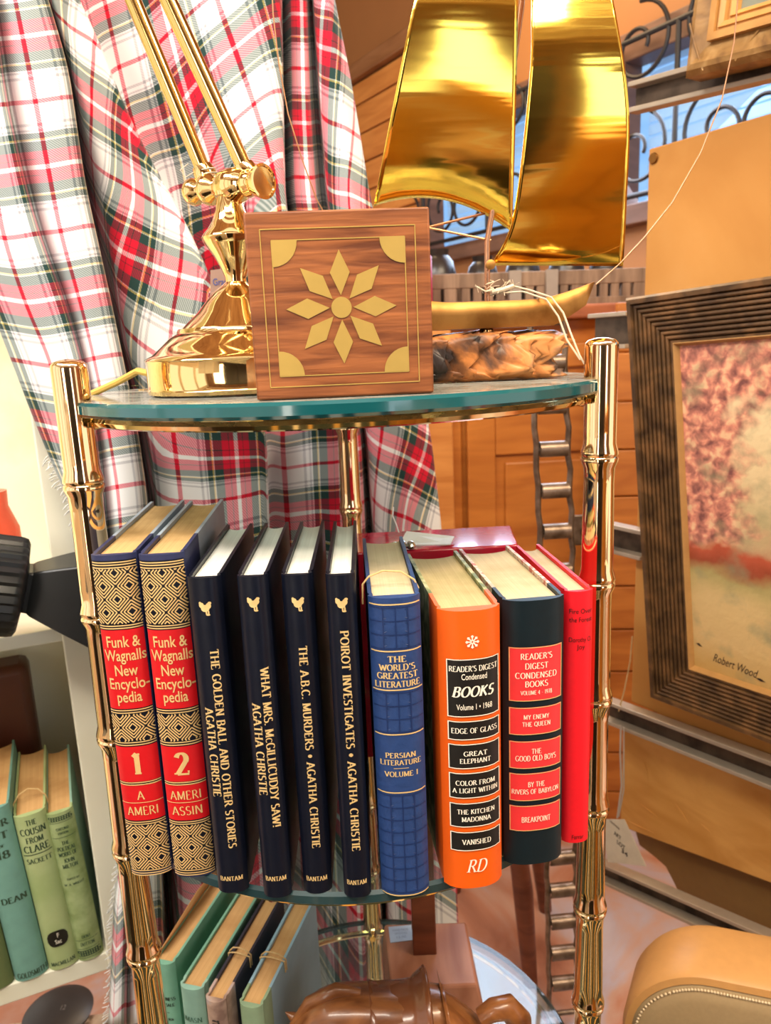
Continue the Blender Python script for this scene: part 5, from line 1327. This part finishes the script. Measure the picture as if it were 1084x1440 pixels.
for k, (xx, rr, hh, lab) in enumerate([(.23,.045,.135,'dark glazed pot in the crate seen under the left sail, nearest the magenta candle'), (.33,.050,.150,'tall dark glazed pot in the crate under the left sail'), (.45,.045,.13,'dark glazed pot in the crate behind the mast'), (.56,.050,.14,'dark glazed pot in the crate below the right sail'), (.68,.050,.15,'wide dark glazed pot in the crate near the right brass sail edge'), (.79,.045,.16,'dark glazed pot at the right end of the crate')]):
    mb = MB(); mb.lathe([(rr*.6,0),(rr*.95,hh*.3),(rr,hh*.55),(rr*.8,hh*.8),(rr*.55,hh*.9),(rr*.65,hh),(rr*.55,hh),(rr*.45,hh*.9)], (xx, 2.05, 1.405), 24)
    tag(mb.build('pot', dark_pot), lab, 'pot', 'dark pots in the crate')
cnd = at(604, 415, 1.87)
mb = MB(); mb.lathe([(.018,0),(.018,.125),(.014,.130),(.002,.131)], (cnd.x-.006, 1.90, 1.3955), 18); tag(mb.build('candle', plain('magenta_wax', (.42,.01,.05), .4)), 'magenta candle standing at the edge of the inlaid box', 'candle')
stl = thing('stool', 'dark red brown wooden stool standing behind the etagere', 'stool', (.31, 1.42, 0))
redw = wood('red_brown_wood', (.10,.025,.012), (.24,.075,.035), (3,3,10), .4)
mb = MB(); mb.lathe([(.13,.43),(.14,.435),(.14,.46),(.13,.465)], (.31,1.42,0), 28); mb.build('seat', redw, stl)
for ang in (20, 110, 200, 290):
    c, s = math.cos(R(ang)), math.sin(R(ang)); mb = MB(); mb.tube([Vector((.31+.08*c, 1.42+.08*s, .432)), Vector((.31+.13*c, 1.42+.13*s, .2)), Vector((.31+.155*c, 1.42+.155*s, .0))], [.016,.021,.015], 12); mb.build('leg', redw, stl)

# wrought iron grille in front of the window
iron = plain('black_iron', (.022,.018,.018), .5, .4)
gr = thing('iron_grille', 'wrought iron scroll grille in front of the blue window', 'grille', wp(.6, 1.70, .10))
def spiral(cs, cz, r0, a0, turns, sgn=1):
    pts = []
    for i in range(40):
        t = i/39; a = a0+sgn*turns*2*math.pi*t; r = r0*(1-.78*t); pts.append(wp(cs+r*math.cos(a), cz+r*math.sin(a), .10))
    return pts
mb = MB(); sE = 2.6
for zz in (win_z0+.02, win_z1-.02): mb.tube([wp(ws0, zz, .10), wp(sE, zz, .10)], .008, 8)
mb.build('bar', iron, gr)
s = ws0+.08
while s < 2.3:
    mb = MB(); mb.tube([wp(s, win_z0+.02, .10), wp(s, win_z1-.02, .10)], .008, 8); mb.build('bar', iron, gr)
    for zc_ in (win_z0+.14, win_z0+.42):
        for sg in (1, -1):
            mb = MB(); mb.tube(spiral(s+sg*.13, zc_, .115, R(90), 1.3, sg), .0062, 6); mb.build('scroll', iron, gr)
    s += .40
# rails, brackets of the rack upper end
# ------------------------------------------------------------------ bookcase on the left
A = Vector((math.cos(R(19)), math.sin(R(19)), 0)); Bv = Vector((-math.sin(R(19)), math.cos(R(19)), 0))
S0 = Vector((-.3225, .86, 0))
def bc(s, d, z): return S0 + A*s + Bv*d + UP*z
def bc_px(px, py, d=0):
    r = ray(px, py); P0 = S0+Bv*d; t = (P0-CAM).dot(Bv)/r.dot(Bv); P = CAM+r*t; return (P-P0).dot(A), P.z
zlow = bc_px(91, 1361)[1]; zup = bc_px(30, 893)[1]
cream = ramp_mat('cream_painted_wood', [(.3,(.82,.79,.62)), (.6,(.88,.86,.71)), (.8,(.74,.68,.48))], (1,1,1), 6, 5, 0, .45, .4)
bk = thing('bookcase', 'cream painted open bookcase standing at the left edge', 'bookcase', bc(0, 0, zlow-.03))
mb = MB(); mb.obox(bc(0, 0, zlow-.026), A*.062, Bv*.02, UP*1.3); mb.build('stile', cream, bk, smooth=0, bevel=.002)
mb = MB(); mb.obox(bc(.014, .02, zlow-.026), A*.02, Bv*.27, UP*1.3); mb.build('side_panel', cream, bk, smooth=0)
mb = MB(); mb.obox(bc(-.7, .002, zlow-.026), A*.714, Bv*.288, UP*.026); plabel(mb.build('shelf', cream, bk, smooth=0, bevel=.0015), 'lower shelf board')
mb = MB(); mb.obox(bc(-.7, .002, zup-.017), A*.714, Bv*.288, UP*.017); plabel(mb.build('shelf', cream, bk, smooth=0, bevel=.0015), 'upper shelf board')
mb = MB(); mb.obox(bc(-.73, -.012, zlow+1.274), A*.80, Bv*.31, UP*.025); mb.build('top', cream, bk, smooth=0, bevel=.003)  # unseen top board added to shade the upper compartment
mb = MB(); mb.obox(bc(-.7, .285, zlow-.026), A*.73, Bv*.008, UP*1.3); mb.build('back_panel', cream, bk, smooth=0)
mb = MB(); mb.obox(bc(-.72, 0, zlow-.026), A*.02, Bv*.29, UP*1.3); mb.build('side_panel', cream, bk, smooth=0)
for (s, d) in ((.02, .03), (.02, .25), (-.7, .03), (-.7, .25)):
    mb = MB(); mb.obox(bc(s, d, 0), A*.03, Bv*.03, UP*(zlow-.026)); mb.build('leg', oak_dark, bk, smooth=0)
mb = MB(); s_, z_ = bc_px(150, 1352); mb.hexa([bc(.006,-.018,zlow-.0055), bc(.058,-.018,zlow-.0055), bc(.058,-.0005,zlow-.0055), bc(.006,-.0005,zlow-.0055), bc(.006,-.018,zlow+.002), bc(.058,-.018,zlow+.002), bc(.058,-.0005,zlow+.006), bc(.006,-.0005,zlow+.006)]); mb.build('wood_lip', oak_light, bk, smooth=0)
teal_cl = plain('dusty_teal_cloth', (.17, .35, .29), .7, 0, .3, .2, 50, .1)
lime_cl = ramp_mat('faded_lime_cloth', [(.35,(.33,.42,.17)), (.6,(.45,.52,.25))], (1,1,1), 12, 7, 0, .7)
olive_cl = ramp_mat('mottled_olive_cloth', [(.35,(.20,.27,.09)), (.6,(.36,.44,.20))], (1,1,1), 40, 8, 0, .7)
dkgreen = plain('olive_green_cloth', (.13,.17,.06), .7)
ink = plain('faded_green_ink', (.028,.060,.030), .6)
BKS = [('olive green book cut off by the left edge, first on the cream shelf', (0, 1405), (20, 1402), 1160, dkgreen, dkgreen),
       ('dusty teal book lettered DEAN and GOLDSMITH on the cream bookcase', (20, 1402), (69, 1389), 1133, teal_cl, teal_cl),
       ('pale lime book lettered THE COUSIN FROM CLARE with black oval sticker', (69, 1369), (113, 1356), 1140, lime_cl, lime_cl),
       ('mottled green poetry book lettered JOHN MILTON beside the cream stile', (116, 1354), (153, 1341), 1137, olive_cl, green_cl2)]
prev_end = None
for i, (lab, bl_, br_, ty, sm, bm_) in enumerate(BKS):
    # front edge of each book found on the shelf board
    pL = atz(bl_[0], bl_[1], zlow); pR = atz(br_[0], br_[1], zlow)
    sL, dL = (pL-S0).dot(A), (pL-S0).dot(Bv); sR, dR = (pR-S0).dot(A), (pR-S0).dot(Bv)
    bw = min(.046, sR-sL); d = max((dL+dR)/2, .004)
    if i == 0: sL = sR-.040; bw = .040
    if i == 3: sR = min(sR, -.0005); sL = sR-.037
    cs = (sL+sR)/2
    ctr = bc(cs, d, zlow+.0008)
    hh = at((bl_[0]+br_[0])/2-38, ty, ctr.y).z - zlow
    root, cover, fn = make_book(lab, ctr, R(19), bw*.97, .17, hh, sm, bm_, pg_orange, 'books on the cream bookcase', bulge=.005, quarter=.012, lean=R(-3.2))
    tx = MB(); w_ = bw*.9
    if i == 0: put(tx, font_polys('II', .02), fn, w_*.25, .06, .012, width=.006); put(tx, font_polys('S', .02), fn, w_*.25, .045, .008, width=.005)
    if i == 1:
        for s, z, f, h_ in (('OUR', hh-.020, .7, .009), ('NT', hh-.036, .55, .009), ('of', hh-.049, .2, .005), ('18', hh-.062, .4, .010), ('DEAN', hh-.125, .80, .008), ('GOLDSMITH', .008, .95, .0075)): put(tx, stroke_polys(s, True, 1.4), fn, w_*.05, z, h_, width=w_*f)
    if i == 2:
        for s, z, f, h_ in (('THE', hh-.010, .36, .007), ('COUSIN', hh-.022, .85, .0085), ('FROM', hh-.034, .58, .0075), ('CLARE', hh-.046, .86, .0090), ('SACKETT', hh-.063, .84, .0065), ('MACMILLAN', .009, .84, .0055)): put(tx, stroke_polys(s, True, 1.3), fn, 0, z, h_, width=w_*f)
        line_on(tx, fn, -w_*.48, w_*.48, hh-.054, .0012)
        ov = MB(); ov.poly([fn(w_*.36*math.copysign(abs(math.cos(2*math.pi*k/28))**.6, math.cos(2*math.pi*k/28)), .046+.0105*math.copysign(abs(math.sin(2*math.pi*k/28))**.6, math.sin(2*math.pi*k/28)), .0009) for k in range(28)])
        ov = MB()
        for k in range(12):
            x0, x1 = -w_*.36+w_*.72*k/12, -w_*.36+w_*.72*(k+1)/12
            hgt = lambda x: .0115*max(.05, (1-(abs(x)/(w_*.37))**3.5))**.5
            ov.quad(fn(x0, .046-hgt(x0), .0009), fn(x1, .046-hgt(x1), .0009), fn(x1, .046+hgt(x1), .0009), fn(x0, .046+hgt(x0), .0009))
        oo = plabel(ov.build('sticker', black_label, root, local=True), 'black oval library sticker')
        t2 = MB(); put(t2, font_polys('F', .01), lambda x, z: fn(x, z, .0013), .001, .051, .006); put(t2, font_polys('Sac', .01), lambda x, z: fn(x, z, .0013), 0, .042, .006); t2.build('lettering', cream_text, oo, local=True, smooth=0)
    if i == 3:
        for s, z, f, h_ in (('OXFORD', hh-.022, .5, .0035), ('EDITION', hh-.028, .4, .003), ('THE', hh-.042, .3, .005), ('POETICAL', hh-.050, .72, .0055), ('WORKS OF', hh-.058, .72, .0055), ('JOHN', hh-.067, .42, .0055), ('MILTON', hh-.075, .60, .0055), ('EDITED BY', hh-.094, .5, .0028), ('W. A. WRIGHT', hh-.102, .8, .0032), ('DENT', .036, .36, .004), ('DUTTON', .025, .58, .005)): put(tx, stroke_polys(s, True, 1.4), fn, 0, z, h_, width=w_*f)
        for z in (hh-.034, .031, hh-.013, .004, .018): line_on(tx, fn, -w_*.46, w_*.46, z, .0006)
        for k in range(9): put(tx, stroke_polys('S', False, 1.5), fn, -w_*.4+w_*.8*k/8, hh-.0075, .006, width=.0036); put(tx, stroke_polys('S', False, 1.5), fn, -w_*.4+w_*.8*k/8, .011, .008, width=.0042)
    tx.build('lettering', ink if i else gilt, root, local=True, smooth=0)
    if i in (2, 3):
        M0 = WORLD[root]; h = bw/2
        if i == 2: pts = [M0 @ Vector(v) for v in ((-h-.001, .03, hh-.015), (-h, .03, hh+.001), (-h*.6, .032, hh+.010), (0, .034, hh+.014), (h*.6, .032, hh+.011), (h, .03, hh+.001), (h+.001, .03, hh-.012))]; loop('pale twine loop over the lime green book', pts, .0009, 'twine_loop')
# brown binder behind the green books
mb = MB(); s1, z1 = bc_px(38, 935, .20); mb.obox(bc(-.30, .20, zlow), A*(s1+.30), Bv*.06, UP*(z1-zlow)); tag(mb.build('binder', plain('red_brown_leather', (.085,.022,.010), .4), bevel=.012), 'large red brown leather binder standing behind the green books', 'binder')
# black drum on the upper shelf
blk = plain('chipped_black_paint', (.010,.011,.012), .38, 0, .5, .3, 50, .1)
drm = thing('drum_fitting', 'black ribbed drum with flared square end on the bookcase upper shelf', 'ornament', bc(-.06, -.03, zup))
dc = at(3, 823, .793); axd = (at(128, 836, .822) - dc).normalized()
mb = MB(); nr_ = 96; prof_d = [(.000, -.05), (.046, -.05), (.050, -.046)]
base = []
u_ = Vector((0,0,1)); u_ = (u_-axd*u_.dot(axd)).normalized(); q_ = axd.cross(u_)
def ringd(r, h, rib):
    out = []
    for j in range(nr_):
        an = 2*math.pi*j/nr_; rr = r*(1+(.030*math.sin(an*32) if rib else 0)); out.append(dc+axd*h+(u_*math.cos(an)+q_*math.sin(an))*rr)
    return out
rings = [ringd(.002,-.06,0), ringd(.046,-.06,0), ringd(.0515,-.055,1), ringd(.0527,-.03,1), ringd(.0527,.012,1), ringd(.0515,.0175,1), ringd(.0475,.0205,0), ringd(.030,.022,0), ringd(.026,.023,0)]
for a, b in zip(rings, rings[1:]):
    for j in range(nr_): mb.quad(a[j], a[(j+1) % nr_], b[(j+1) % nr_], b[j])
mb.poly(rings[-1]); mb.build('ribbed_drum', blk, drm, smooth=50)
mb = MB(); sq = []
for h, wv, hv in ((.021, .022, .022), (.027, .0225, .0225), (.031, .025, .025), (.055, .033, .034), (.100, .046, .050), (.103, .046, .050), (.103, .040, .044), (.070, .030, .03)):
    sq.append([dc+axd*h+q_*(sx*wv)+u_*(sz*hv) for sx, sz in ((-1,-1),(1,-1),(1,1),(-1,1))])
for a, b in zip(sq, sq[1:]):
    for j in range(4): mb.quad(a[j], a[(j+1) % 4], b[(j+1) % 4], b[j])
mb.poly(list(reversed(sq[0]))); mb.poly(sq[-1]); mb.build('flared_socket', blk, drm, smooth=25, bevel=.002)
p = at(-3, 705, .95); mb = MB(); mb.lathe([(.025,0),(.03,.02),(.03,.10),(.02,.13),(.021,.15)], (p.x-.018, p.y+.02, zup+.0005), 24); tag(mb.build('jar', plain('orange_red_glaze', (.60,.07,.03), .25)), 'orange red jar on the upper bookcase shelf behind the drum', 'jar')
# speckled trunk with dial under the bookcase
tr = thing('trunk', 'speckled beige trunk under the bookcase', 'trunk', (-.42, 1.0, 0))
speck = ramp_mat('speckled_beige', [(.36,(.22,.16,.11)), (.46,(.62,.50,.37)), (.65,(.70,.60,.47))], (1,1,1), 55, 4, 0, .6)
mb = MB(); mb.box(-.66, -.30, .875, 1.10, 0, .215); mb.build('body', speck, tr, bevel=.006)
dlp = atz(82, 1425, .217); mb = MB(); mb.lathe([(.055,0),(.057,.004),(.045,.010),(.010,.012)], (dlp.x, dlp.y, .2155), 36); dial = tag(mb.build('dial', plain('dark_grey_dial', (.045,.045,.045), .4)), 'dark round dial lying on the speckled trunk', 'dial')
tx = MB(); c = atz(119, 1424, .2158); put(tx, font_polys('2', .01), lambda x, z: Vector((c.x+x, c.y+z, .2162)), 0, 0, .014); tx.build('numeral', plain('brown_ink', (.10,.06,.04), .6), tr, smooth=0)
tx = MB(); put(tx, font_polys('12', .01), lambda x, z: Vector((dlp.x+.01+x, dlp.y+z, .2282)), 0, .0, .010); tx.build('numeral', plain('grey_ink', (.25,.25,.24), .6), dial, smooth=0)
